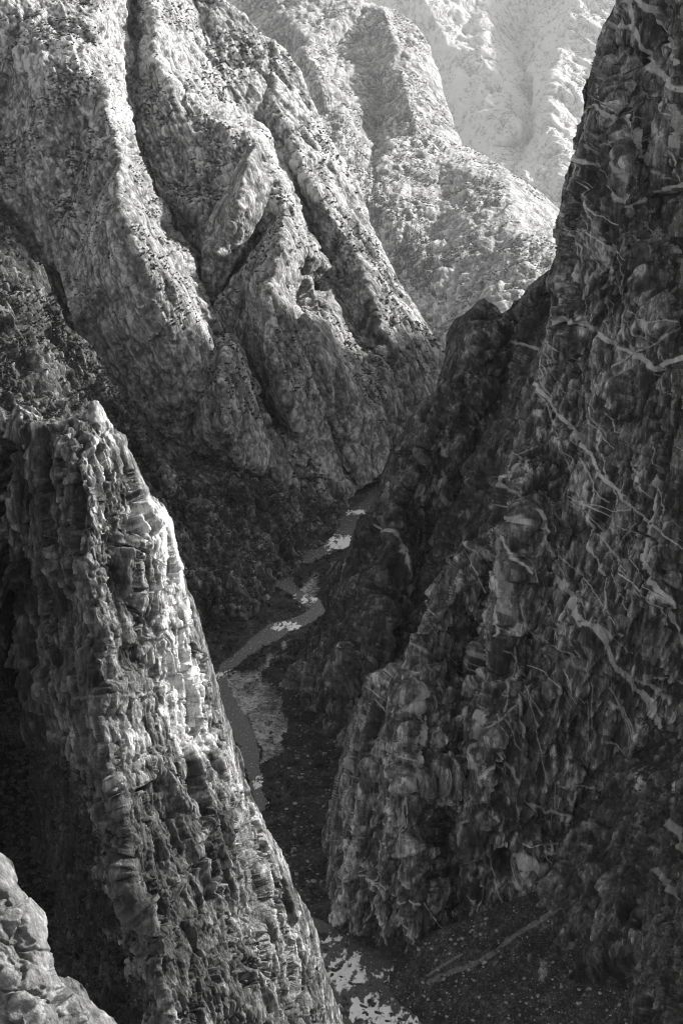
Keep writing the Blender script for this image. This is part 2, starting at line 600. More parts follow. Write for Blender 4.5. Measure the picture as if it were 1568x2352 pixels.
# ---- hazy spur with the pale pinnacle
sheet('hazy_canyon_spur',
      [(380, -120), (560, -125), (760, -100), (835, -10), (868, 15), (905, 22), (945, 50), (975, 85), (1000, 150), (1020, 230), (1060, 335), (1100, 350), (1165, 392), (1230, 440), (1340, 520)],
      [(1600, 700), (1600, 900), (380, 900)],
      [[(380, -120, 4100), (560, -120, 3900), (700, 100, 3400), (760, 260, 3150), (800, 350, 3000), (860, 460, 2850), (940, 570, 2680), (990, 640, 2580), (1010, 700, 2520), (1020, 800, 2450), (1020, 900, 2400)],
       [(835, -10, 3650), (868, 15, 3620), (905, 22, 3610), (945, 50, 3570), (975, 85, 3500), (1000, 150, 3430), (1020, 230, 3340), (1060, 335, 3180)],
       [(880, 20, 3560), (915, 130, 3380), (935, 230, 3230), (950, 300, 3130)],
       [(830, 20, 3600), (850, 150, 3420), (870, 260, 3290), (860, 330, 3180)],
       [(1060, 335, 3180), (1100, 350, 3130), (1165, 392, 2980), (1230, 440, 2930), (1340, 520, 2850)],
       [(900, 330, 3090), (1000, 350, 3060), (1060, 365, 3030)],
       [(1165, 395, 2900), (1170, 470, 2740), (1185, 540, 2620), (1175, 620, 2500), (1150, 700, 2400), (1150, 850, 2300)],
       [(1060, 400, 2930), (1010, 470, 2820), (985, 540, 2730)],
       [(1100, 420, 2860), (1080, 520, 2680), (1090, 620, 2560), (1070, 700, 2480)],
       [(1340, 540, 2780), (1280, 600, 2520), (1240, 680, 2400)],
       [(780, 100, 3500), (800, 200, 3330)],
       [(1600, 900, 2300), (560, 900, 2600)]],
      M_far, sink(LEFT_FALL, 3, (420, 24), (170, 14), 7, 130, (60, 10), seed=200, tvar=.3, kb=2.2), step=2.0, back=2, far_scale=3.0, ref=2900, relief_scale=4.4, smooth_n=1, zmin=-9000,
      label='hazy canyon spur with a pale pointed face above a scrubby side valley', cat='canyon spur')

# ---- big left wall with its descending spurs
PL3 = Plane(10, 1690, -.7, .7, .92)
sheet('left_canyon_wall',
      [(-330, -170), (480, -150), (510, -10), (560, 35), (600, 80), (650, 115), (690, 170), (715, 230), (740, 290), (765, 330), (800, 400), (830, 450),
       (850, 520), (880, 590), (915, 650), (950, 700), (985, 760), (1010, 800), (1030, 860)],
      [(1080, 980), (960, 1200), (800, 1260), (-330, 1100)],
      [[(510, -10, 20), (600, 80, 20), (650, 115, 15), (740, 290, 10), (830, 450, 5), (915, 650, 10), (985, 760, 10), (1030, 860, 0)],
       # first long spur
       [(230, -150, 60), (215, 60, 90), (240, 200, 110), (270, 360, 125), (315, 450, 120), (360, 560, 110), (425, 640, 105), (460, 720, 95), (492, 785, 85), (470, 850, 60), (500, 1000, 40)],
       [(325, 440, 110), (335, 620, 55), (380, 760, 40)],
       [(60, 40, 60), (105, 130, 75), (130, 260, 70), (205, 330, 60)],
       [(0, 200, 0), (60, 420, 10), (150, 560, 20), (190, 700, 0)],
       # gully right of the first spur
       [(330, -80, -20), (300, 180, -25), (310, 330, -10), (350, 430, -30), (410, 530, -45), (465, 620, -50), (490, 720, -40), (520, 770, -30)],
       # second spur, lower cone
       [(520, 780, 90), (550, 810, 90), (575, 880, 80), (600, 960, 75), (640, 1060, 60), (690, 1130, 30)],
       [(480, 800, 40), (460, 900, 10), (480, 1000, 0)],
       # gully between lower cones
       [(500, 640, -60), (540, 760, -45), (590, 850, -40), (620, 960, -40), (680, 1080, -20)],
       # middle spur
       [(345, 0, 30), (350, 90, 45), (375, 180, 40), (400, 220, 45), (430, 290, 35)],
       [(430, 220, 30), (520, 300, 60), (580, 330, 70), (585, 380, 60), (540, 440, 40), (500, 510, 30), (490, 600, 10)],
       [(590, 330, 70), (640, 440, 75), (660, 480, 80), (700, 560, 60), (660, 640, 70), (665, 720, 75), (695, 800, 70), (730, 900, 65), (760, 1000, 55), (780, 1090, 30)],
       [(640, 480, 70), (590, 580, 0), (530, 680, -30)],
       [(650, 650, 60), (600, 730, 10), (580, 800, -20)],
       # gully right of middle spur
       [(700, 620, 20), (680, 700, -10), (720, 780, -30), (750, 880, -35), (790, 980, -30), (810, 1080, -20)],
       # third cone
       [(690, 730, 20), (740, 750, 40), (775, 830, 45), (800, 900, 40), (850, 960, 30), (875, 1000, 20)],
       [(620, 160, 0), (660, 300, 25), (720, 440, 30), (800, 560, 30), (860, 700, 25), (900, 850, 15)],
       [(450, 0, -10), (480, 150, -5), (540, 260, 0), (600, 280, -10), (690, 470, -15), (770, 640, -10), (830, 800, -10)],
       [(900, 980, -10), (880, 1080, -10), (1080, 980, 0)],
       [(0, 480, -20), (90, 590, -30), (170, 690, -30), (260, 840, -30), (330, 900, -20)]],
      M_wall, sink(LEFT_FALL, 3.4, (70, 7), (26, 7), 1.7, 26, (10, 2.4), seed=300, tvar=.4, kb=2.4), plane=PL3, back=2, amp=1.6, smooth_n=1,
      patches=[([(560, 700), (600, 850), (640, 960), (700, 1090)], 40, .5), ([(720, 780), (750, 900), (800, 1060)], 30, .5), ([(470, 560), (500, 660)], 28, .6), ([(240, 440), (220, 560), (230, 700)], 26, .6), ([(100, -50), (300, 100), (560, 120), (720, 330)], 230, 1.4), ([(380, 980), (700, 1100), (900, 1000)], 150, .65), ([(0, 480), (90, 590), (170, 690), (260, 840)], 36, .4)],  # upper wall painted hazy pale; gullies and foot painted darker for shade and scrub
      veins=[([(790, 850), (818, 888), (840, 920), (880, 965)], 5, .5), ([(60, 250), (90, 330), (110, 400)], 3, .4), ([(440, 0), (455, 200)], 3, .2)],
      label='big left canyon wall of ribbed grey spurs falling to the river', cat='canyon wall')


FIN = sink(LEFT_FALL, 3.4, (50, 5), (22, 6), 1.5, 24, (9, 2.0), seed=330, tvar=.4, kb=2.6)


def fin(crest, rest, front, label, k=1.55, pt=()):
    sheet('canyon_wall_spur', crest, rest, front, M_wall, FIN, plane=PL3, back=1.5, amp=k, patches=pt, smooth_n=1, roll=45, wander=14, crest_keep=.4, label=label, cat='rock spur')


fin([(150, 640), (185, 560), (215, 480), (245, 420), (268, 375), (284, 362), (300, 400), (318, 450), (345, 505), (362, 555), (400, 585), (428, 640), (452, 690), (466, 725), (492, 780), (500, 830), (520, 900), (545, 1000), (560, 1060)],
    [(420, 1120), (300, 1060), (200, 900)],
    [[(150, 640, 40), (215, 480, 90), (284, 362, 130), (318, 450, 130), (362, 555, 120), (428, 640, 110), (466, 725, 100), (500, 830, 85), (545, 1000, 40), (560, 1060, 10)],
     [(270, 400, 150), (275, 480, 165), (300, 560, 160), (340, 640, 150), (350, 720, 130), (380, 820, 110), (400, 920, 80), (430, 1040, 30)],
     [(225, 540, 105), (240, 680, 90), (280, 820, 70), (300, 1000, 10), (200, 880, 10)],
     [(330, 540, 160), (400, 660, 150), (440, 760, 130), (455, 880, 100)]], 'ribbed rock spur with a sharp summit on the left canyon wall')
fin([(440, 960), (462, 880), (482, 820), (505, 786), (530, 782), (550, 808), (562, 850), (578, 890), (590, 930), (606, 970), (622, 1020), (650, 1075), (690, 1130)],
    [(600, 1180), (450, 1120)],
    [[(440, 960, 60), (482, 820, 100), (505, 786, 120), (550, 808, 118), (578, 890, 105), (606, 970, 90), (650, 1075, 55), (690, 1130, 20)],
     [(515, 800, 130), (510, 880, 135), (520, 960, 120), (550, 1060, 80), (580, 1140, 20)], [(460, 1000, 60), (470, 1080, 10)]],
    'pointed flatiron spur low on the left canyon wall above the river')
fin([(470, 760), (500, 690), (540, 635), (580, 580), (615, 530), (645, 490), (658, 476), (668, 500), (690, 545), (703, 578), (690, 612), (665, 640), (652, 652), (664, 690), (680, 745), (690, 800), (712, 850), (730, 905), (745, 950), (762, 1005), (776, 1060), (790, 1110)],
    [(680, 1150), (600, 980), (540, 840)],
    [[(470, 760, 10), (540, 635, 50), (615, 530, 100), (658, 476, 125), (703, 578, 120), (652, 652, 130), (680, 745, 125), (712, 850, 110), (745, 950, 85), (790, 1110, 30)],
     [(650, 500, 140), (640, 580, 150), (620, 680, 140), (625, 780, 125), (650, 900, 100), (690, 1020, 60), (700, 1100, 20)],
     [(560, 680, 60), (560, 780, 30), (600, 920, 20)]],
    'dark slanting rock fin at the centre of the left canyon wall')
fin([(660, 760), (680, 735), (702, 722), (735, 728), (752, 745), (772, 790), (785, 830), (805, 862), (830, 905), (850, 940), (872, 975), (890, 1010), (900, 1060)],
    [(820, 1120), (760, 1000), (700, 860)],
    [[(660, 760, 60), (702, 722, 90), (752, 745, 92), (785, 830, 85), (830, 905, 70), (872, 975, 45), (900, 1060, 10)],
     [(720, 740, 95), (745, 840, 95), (775, 920, 75), (820, 1020, 35)]],
    'dark rock spur nearest the river on the left canyon wall')
fin([(475, 520), (500, 470), (530, 420), (545, 380), (570, 345), (592, 325), (598, 360), (612, 400), (618, 440), (600, 490), (575, 540), (540, 600), (510, 660), (490, 700)],
    [(465, 660)],
    [[(475, 520, 30), (530, 420, 70), (592, 325, 105), (618, 440, 100), (575, 540, 70), (490, 700, 10)], [(570, 370, 120), (545, 470, 105), (505, 590, 55)]],
    'pale bulging rock rib below the rim of the left canyon wall')

# ---- scrub slope behind the near spire
PL2 = Plane(-78, 1400, -.94, .34, 1.1)
sheet('left_scrub_slope',
      [(-330, 480), (-60, 560), (0, 572), (30, 575), (55, 605), (90, 612), (120, 690), (150, 745), (200, 795), (240, 860), (300, 930), (330, 1000), (380, 1060),
       (450, 1080), (520, 1060), (600, 1080), (680, 1110), (760, 1150), (800, 1160), (850, 1135), (880, 1110)],
      [(900, 1120), (900, 1500), (700, 1560), (600, 1700), (400, 1800), (-330, 1800)],
      [[(-60, 560, 20), (0, 572, 25), (90, 612, 25), (150, 745, 15), (240, 860, 5), (330, 1000, 0), (450, 1080, -10), (600, 1080, -20), (760, 1150, -10)],
       [(0, 600, 30), (40, 760, 40), (100, 900, 40), (200, 1050, 35), (330, 1200, 25), (430, 1350, 20)],
       [(100, 760, -5), (190, 900, -5), (300, 1080, -10), (400, 1200, -10), (470, 1330, 5)],
       [(300, 960, 20), (400, 1120, 20), (520, 1250, 15), (600, 1330, 15), (620, 1380, 5)],
       [(420, 1110, -15), (560, 1200, -15), (650, 1270, -15), (680, 1290, 0)],
       [(520, 1100, 10), (640, 1180, 10), (740, 1230, 5)],
       [(460, 1330, 45), (540, 1370, 48), (600, 1400, 25)], [(440, 1480, -5), (540, 1490, -5), (600, 1440, 0)]],
      M_slope, sink(LEFT_FALL, 2.6, (55, 8), (22, 3.5), 3, 20, (8, 2.0), seed=400, tvar=.45), plane=PL2, roll=50,
      label='dark scrub covered slope dropping to the river behind the rock spire', cat='hillside')

# ---- right side beyond the painted wall
PR3 = Plane(120, 1800, .95, .15, 2.2)  # wall out of view behind the cliff, put in to shade the lower gorge
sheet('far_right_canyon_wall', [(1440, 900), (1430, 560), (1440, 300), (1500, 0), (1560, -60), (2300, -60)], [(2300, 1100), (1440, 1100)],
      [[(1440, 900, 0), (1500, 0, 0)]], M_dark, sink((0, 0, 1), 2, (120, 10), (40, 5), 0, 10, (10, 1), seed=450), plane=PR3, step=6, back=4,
      label='unseen right canyon wall beyond the veined cliff', cat='canyon wall')

PR2 = Plane(-25, 1150, .95, .3, 1.55)
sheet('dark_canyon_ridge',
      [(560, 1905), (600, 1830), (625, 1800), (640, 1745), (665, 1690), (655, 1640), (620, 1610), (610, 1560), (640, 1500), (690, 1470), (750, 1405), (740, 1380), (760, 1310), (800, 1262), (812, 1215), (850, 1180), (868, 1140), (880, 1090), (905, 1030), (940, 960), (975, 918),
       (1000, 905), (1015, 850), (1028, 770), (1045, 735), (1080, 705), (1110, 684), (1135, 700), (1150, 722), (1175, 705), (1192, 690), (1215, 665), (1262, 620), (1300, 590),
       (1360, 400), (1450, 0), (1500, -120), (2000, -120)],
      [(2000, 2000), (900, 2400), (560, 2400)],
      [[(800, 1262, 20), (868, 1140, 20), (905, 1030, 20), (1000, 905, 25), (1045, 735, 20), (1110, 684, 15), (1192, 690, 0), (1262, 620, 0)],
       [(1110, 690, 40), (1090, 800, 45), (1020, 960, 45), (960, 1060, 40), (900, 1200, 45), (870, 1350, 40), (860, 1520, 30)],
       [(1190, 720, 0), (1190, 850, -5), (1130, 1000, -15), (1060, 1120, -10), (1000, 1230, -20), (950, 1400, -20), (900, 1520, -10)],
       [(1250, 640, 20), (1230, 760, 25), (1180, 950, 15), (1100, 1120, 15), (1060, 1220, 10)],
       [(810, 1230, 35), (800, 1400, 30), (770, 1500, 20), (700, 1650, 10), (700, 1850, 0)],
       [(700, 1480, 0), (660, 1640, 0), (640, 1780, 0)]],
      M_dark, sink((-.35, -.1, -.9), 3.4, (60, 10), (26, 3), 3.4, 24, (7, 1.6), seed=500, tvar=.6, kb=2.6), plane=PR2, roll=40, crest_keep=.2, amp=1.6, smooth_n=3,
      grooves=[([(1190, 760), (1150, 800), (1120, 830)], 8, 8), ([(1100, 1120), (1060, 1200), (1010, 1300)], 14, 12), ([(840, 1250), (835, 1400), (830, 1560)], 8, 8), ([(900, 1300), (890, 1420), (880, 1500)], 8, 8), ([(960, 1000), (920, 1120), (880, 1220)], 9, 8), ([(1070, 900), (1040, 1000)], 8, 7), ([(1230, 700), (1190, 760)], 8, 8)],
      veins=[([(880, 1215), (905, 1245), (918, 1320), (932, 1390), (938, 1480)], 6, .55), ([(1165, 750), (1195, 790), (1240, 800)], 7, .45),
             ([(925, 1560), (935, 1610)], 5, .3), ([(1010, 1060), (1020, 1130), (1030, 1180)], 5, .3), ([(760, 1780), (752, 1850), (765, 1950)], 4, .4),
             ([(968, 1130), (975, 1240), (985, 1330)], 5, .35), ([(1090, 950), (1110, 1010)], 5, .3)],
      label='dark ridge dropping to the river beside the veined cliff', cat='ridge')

# ---- the veined cliff
PV = [([(1462, -10), (1468, 70), (1490, 130), (1530, 180), (1575, 205)], 13, .8), ([(1490, -10), (1520, 50), (1545, 110), (1575, 140)], 8, .75),
      ([(1340, 68), (1400, 76), (1460, 62)], 6, .5), ([(1343, 258), (1385, 250), (1410, 275), (1425, 292), (1450, 300)], 6, .65),
      ([(1308, 345), (1345, 372), (1382, 380)], 6, .7), ([(1443, 230), (1448, 290), (1462, 335), (1490, 365), (1520, 430), (1534, 438), (1580, 420)], 11, .75),
      ([(1488, 350), (1496, 400), (1525, 455)], 6, .6), ([(1372, 150), (1395, 228), (1440, 290)], 4, .45), ([(1405, 430), (1440, 480), (1480, 455)], 6, .55),
      ([(1293, 485), (1320, 540), (1352, 580)], 4, .6), ([(1420, 330), (1430, 430)], 4, .4), ([(1400, 100), (1380, 150), (1400, 180)], 12, .3),
      ([(1278, 708), (1330, 735), (1370, 762), (1420, 785), (1470, 808), (1500, 850), (1530, 832), (1580, 822)], 11, .75),
      ([(1470, 515), (1515, 560), (1545, 592), (1580, 600)], 11, .5), ([(1560, 180), (1570, 330)], 10, .5),
      ([(1243, 888), (1270, 935), (1300, 965), (1330, 1000), (1368, 1040), (1395, 1095), (1440, 1145)], 9, .95), ([(1440, 1145), (1485, 1190), (1530, 1225)], 5, .5),
      ([(1390, 1095), (1380, 1150), (1366, 1200), (1370, 1270), (1395, 1335), (1400, 1400)], 5, .7),
      ([(1222, 1185), (1238, 1230), (1262, 1270), (1282, 1330), (1320, 1380), (1345, 1432), (1385, 1445), (1410, 1520), (1450, 1560), (1500, 1595), (1530, 1640)], 12, .65),
      ([(1325, 1385), (1345, 1440)], 13, .6), ([(1385, 1440), (1430, 1455)], 8, .5),
      ([(1512, 1100), (1506, 1210), (1496, 1290), (1520, 1370), (1558, 1460), (1580, 1520)], 8, .65),
      ([(1470, 1320), (1452, 1400), (1440, 1450)], 5, .4), ([(1180, 1045), (1165, 1110), (1185, 1170), (1210, 1200)], 8, .5), ([(1196, 1050), (1190, 1120), (1205, 1160)], 5, .4), ([(1185, 1160), (1180, 1300), (1170, 1400)], 10, .3),
      ([(1112, 1480), (1125, 1540), (1122, 1640), (1112, 1720), (1118, 1800)], 8, .45), ([(1122, 1645), (1125, 1665)], 12, .5), ([(1192, 1600), (1200, 1690)], 8, .5),
      ([(1180, 1965), (1240, 1990), (1230, 2050)], 11, .5), ([(1200, 1985), (1215, 2040)], 7, .4), ([(1240, 1955), (1300, 1960), (1328, 2020)], 10, .7), ([(1160, 1990), (1215, 2050), (1262, 2092)], 6, .55),
      ([(1450, 1550), (1520, 1630), (1545, 1700)], 10, .5), ([(1470, 1545), (1545, 1600)], 8, .5), ([(1400, 1580), (1440, 1650), (1500, 1700)], 4, .5), ([(1400, 1620), (1480, 1640)], 5, .5), ([(1390, 1700), (1490, 1712)], 5, .45), ([(1440, 1770), (1540, 1790)], 5, .45),
      ([(1500, 1700), (1440, 1640)], 5, .45), ([(1050, 2135), (1110, 2095)], 13, .35), ([(960, 1450), (965, 1490)], 10, .5), ([(1000, 1330), (1070, 1270), (1120, 1210)], 5, .5),
      ([(1370, 1800), (1375, 1900), (1380, 1960)], 12, .35), ([(1460, 1200), (1380, 1310)], 3, .4), ([(1320, 1800), (1400, 1830)], 4, .4), ([(1215, 1850), (1300, 1870), (1330, 1920)], 7, .45),
      ([(1020, 1780), (1000, 1860), (960, 1900)], 4, .35), ([(1190, 1380), (1185, 1500), (1160, 1640)], 4, .4), ([(1270, 1640), (1290, 1560), (1310, 1480)], 6, .35),
      ([(1150, 1720), (1180, 1800), (1190, 1900)], 4, .4), ([(850, 1620), (830, 1800), (790, 1960)], 4, .4), ([(960, 1560), (950, 1700), (930, 1850), (925, 2000)], 4, .4)]
_v = np.random.default_rng(21)
for _ in range(210):          # the finer net of threads between the traced dikes
    x, y = _v.uniform(800, 1580), _v.uniform(-20, 2150)
    a_ = _v.normal(1.35, .35) if _v.random() < .7 else _v.normal(.5, .5)
    ln = [(x, y)]
    for _k in range(int(_v.integers(3, 8))):
        a_ += _v.normal(0, .12)
        st_ = _v.uniform(14, 44)
        x, y = x + math.cos(a_) * st_ * .8, y + math.sin(a_) * st_
        ln.append((x, y))
    PV.append((ln, _v.uniform(1.5, 2.8), _v.uniform(.3, .8)))
PR1 = Plane(47, 827, .5, .87, 3.0)
sheet('veined_cliff',
      [(700, 2420), (722, 2300), (738, 2180), (748, 2100), (752, 2000), (745, 1930), (762, 1850), (785, 1775), (800, 1700), (835, 1620), (865, 1560), (900, 1538), (930, 1528), (950, 1480), (968, 1440), (985, 1375), (1010, 1330),
       (1060, 1272), (1100, 1235), (1130, 1190), (1142, 1130), (1152, 1095), (1185, 1035), (1210, 975), (1235, 900), (1248, 850), (1262, 800), (1278, 720), (1272, 650), (1284, 590), (1286, 540), (1300, 470),
       (1318, 370), (1340, 270), (1345, 215), (1362, 165), (1385, 85), (1420, 0), (1450, -120), (2050, -150)],
      [(2050, 2420)],
      [[(748, 2100, -10), (745, 1930, -15), (800, 1700, -25), (865, 1560, -30), (930, 1528, -30), (968, 1440, -30), (1060, 1272, -45), (1130, 1190, -45), (1152, 1095, -40), (1248, 850, -40), (1278, 720, -40), (1284, 590, -30), (1318, 370, -30), (1385, 85, -20), (1450, -120, -20)],
       [(800, 1780, 0), (860, 1640, 15), (930, 1560, 15), (980, 1460, 10), (1060, 1330, 5)],
       [(860, 1700, 20), (830, 1900, 20), (790, 2100, 12), (800, 2250, 0)],
       [(950, 1600, 30), (930, 1800, 35), (950, 2000, 30), (960, 2160, 15)],
       [(1040, 1600, 0), (1050, 1700, 5), (1070, 1780, 18), (1000, 1860, 5), (1010, 2000, 5), (1030, 2140, 5)],
       [(1130, 1300, 0), (1090, 1450, -15), (1060, 1560, -20)],
       [(1185, 1060, 5), (1200, 1200, 20), (1170, 1400, 20), (1150, 1560, 15), (1130, 1700, 25), (1120, 1900, 20), (1090, 2080, 10)],
       [(1260, 900, -10), (1300, 1100, 0), (1270, 1400, 10), (1260, 1600, 15), (1240, 1800, 5), (1200, 1980, 10)],
       [(1330, 300, 0), (1330, 500, 10), (1320, 700, 10), (1350, 850, 0), (1420, 1050, 5)],
       [(1400, 100, 5), (1430, 350, 20), (1440, 560, 20), (1420, 700, 10)],
       [(1500, 0, 10), (1480, 250, 0), (1520, 480, -5), (1500, 700, 15), (1540, 900, 10)],
       [(1450, 1200, 10), (1500, 1400, 15), (1480, 1600, 0), (1500, 1800, -20), (1480, 2000, -30)],
       [(1380, 1450, 15), (1400, 1650, 0), (1340, 1850, -5), (1340, 2000, -5)],
       [(1600, 0, 22), (1620, 1000, 15), (1620, 1800, -15), (1620, 2200, -30)]],
      M_paint, sink((-.25, -.15, -1), 3.6, (60, 9), (22, 2), 3.0, 22, (5, 1.2), seed=600, tvar=.7, kb=3.2), plane=PR1, step=1.7, amp=1.7, smooth_n=3,
      grooves=[([(1130, 1200), (1122, 1300), (1105, 1430), (1092, 1509), (1075, 1610)], 11, 14), ([(1064, 1640), (1054, 1743)], 8, 8), ([(1084, 1768), (1049, 1918), (1034, 2018), (1030, 2120)], 8, 9),
               ([(1144, 1733), (1134, 1868), (1125, 1990)], 8, 9), ([(1329, 1743), (1359, 1793)], 8, 8), ([(1154, 1960), (1160, 2000)], 18, 14), ([(1234, 1880), (1250, 1930)], 16, 10), ([(1324, 1658), (1318, 1690)], 8, 10),
               ([(1440, 1980), (1434, 2100), (1424, 2268)], 26, 16), ([(1254, 849), (1334, 834)], 4, 7), ([(1329, 1034), (1344, 1084)], 8, 6), ([(999, 1325), (965, 1420), (949, 1500)], 6, 8), ([(1459, 1214), (1509, 1239)], 5, 8),
               ([(1224, 1209), (1209, 1284)], 6, 7), ([(1484, 125), (1449, 200), (1424, 260), (1399, 310), (1384, 380)], 6, 10), ([(1494, 450), (1534, 440), (1575, 452)], 7, 9), ([(1400, 520), (1380, 700), (1370, 800)], 6, 7),
               ([(1440, 500), (1450, 640), (1430, 760)], 8, 8), ([(1340, 420), (1322, 560), (1310, 700)], 6, 8), ([(1300, 1500), (1290, 1640), (1280, 1760)], 7, 9), ([(1210, 1450), (1200, 1600), (1215, 1750)], 6, 8),
               ([(860, 1700), (840, 1850), (850, 2000), (835, 2130)], 8, 9), ([(910, 1900), (900, 2050), (905, 2150)], 7, 8), ([(990, 1620), (1005, 1720)], 5, 6), ([(1400, 1850), (1390, 1960)], 9, 9), ([(1520, 1250), (1540, 1400)], 6, 7),
               ([(1000, 1900), (985, 2050)], 6, 8), ([(880, 1640), (870, 1700)], 6, 7), ([(1160, 1240), (1150, 1380), (1140, 1520)], 6, 9), ([(1450, 850), (1440, 1000), (1460, 1100)], 8, 8), ([(1510, 900), (1520, 1080)], 7, 8)],
      veins=PV, roll=60, label='towering dark cliff laced with pale veins on the right', cat='cliff')

# ---- scree fan and the dark buttress in the bottom right corner
PT = Plane(43, 757, .8, .6, .62)
sheet('talus_slope', [(2000, 1800), (1500, 1950), (1380, 1990), (1200, 2060), (1000, 2140), (940, 2180)], [(900, 2240), (900, 2500), (2000, 2500)],
      [[(1380, 2040, 6), (1200, 2180, 6), (1060, 2300, 3)], [(1300, 2150, 0), (1150, 2330, 0)]], M_talus,
      sink((-.6, -.5, -.3), 1.6, (40, 2.2), (14, 1.0), 0, 6, (3.5, .8), seed=700, tvar=.7), plane=PT, step=1.9, roll=30,
      veins=[([(1380, 2035), (1250, 2110), (1130, 2190), (1050, 2230), (985, 2260)], 12, .16), ([(980, 2245), (1060, 2195)], 6, .18)],
      label='dark scree fan spreading from the foot of the veined cliff', cat='talus slope')

PR4 = Plane(95, 560, .9, .45, 2.6)
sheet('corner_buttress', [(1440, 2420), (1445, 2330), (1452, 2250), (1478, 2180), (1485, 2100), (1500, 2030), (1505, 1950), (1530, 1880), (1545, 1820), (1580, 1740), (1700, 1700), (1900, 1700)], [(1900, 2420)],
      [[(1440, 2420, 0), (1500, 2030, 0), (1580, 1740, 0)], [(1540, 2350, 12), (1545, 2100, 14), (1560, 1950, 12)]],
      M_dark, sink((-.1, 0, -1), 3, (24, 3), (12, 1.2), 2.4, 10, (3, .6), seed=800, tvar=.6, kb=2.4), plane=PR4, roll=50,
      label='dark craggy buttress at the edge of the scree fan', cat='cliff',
      veins=[([(1520, 2000), (1560, 2060)], 14, .3), ([(1550, 1880), (1580, 1960)], 14, .35)])

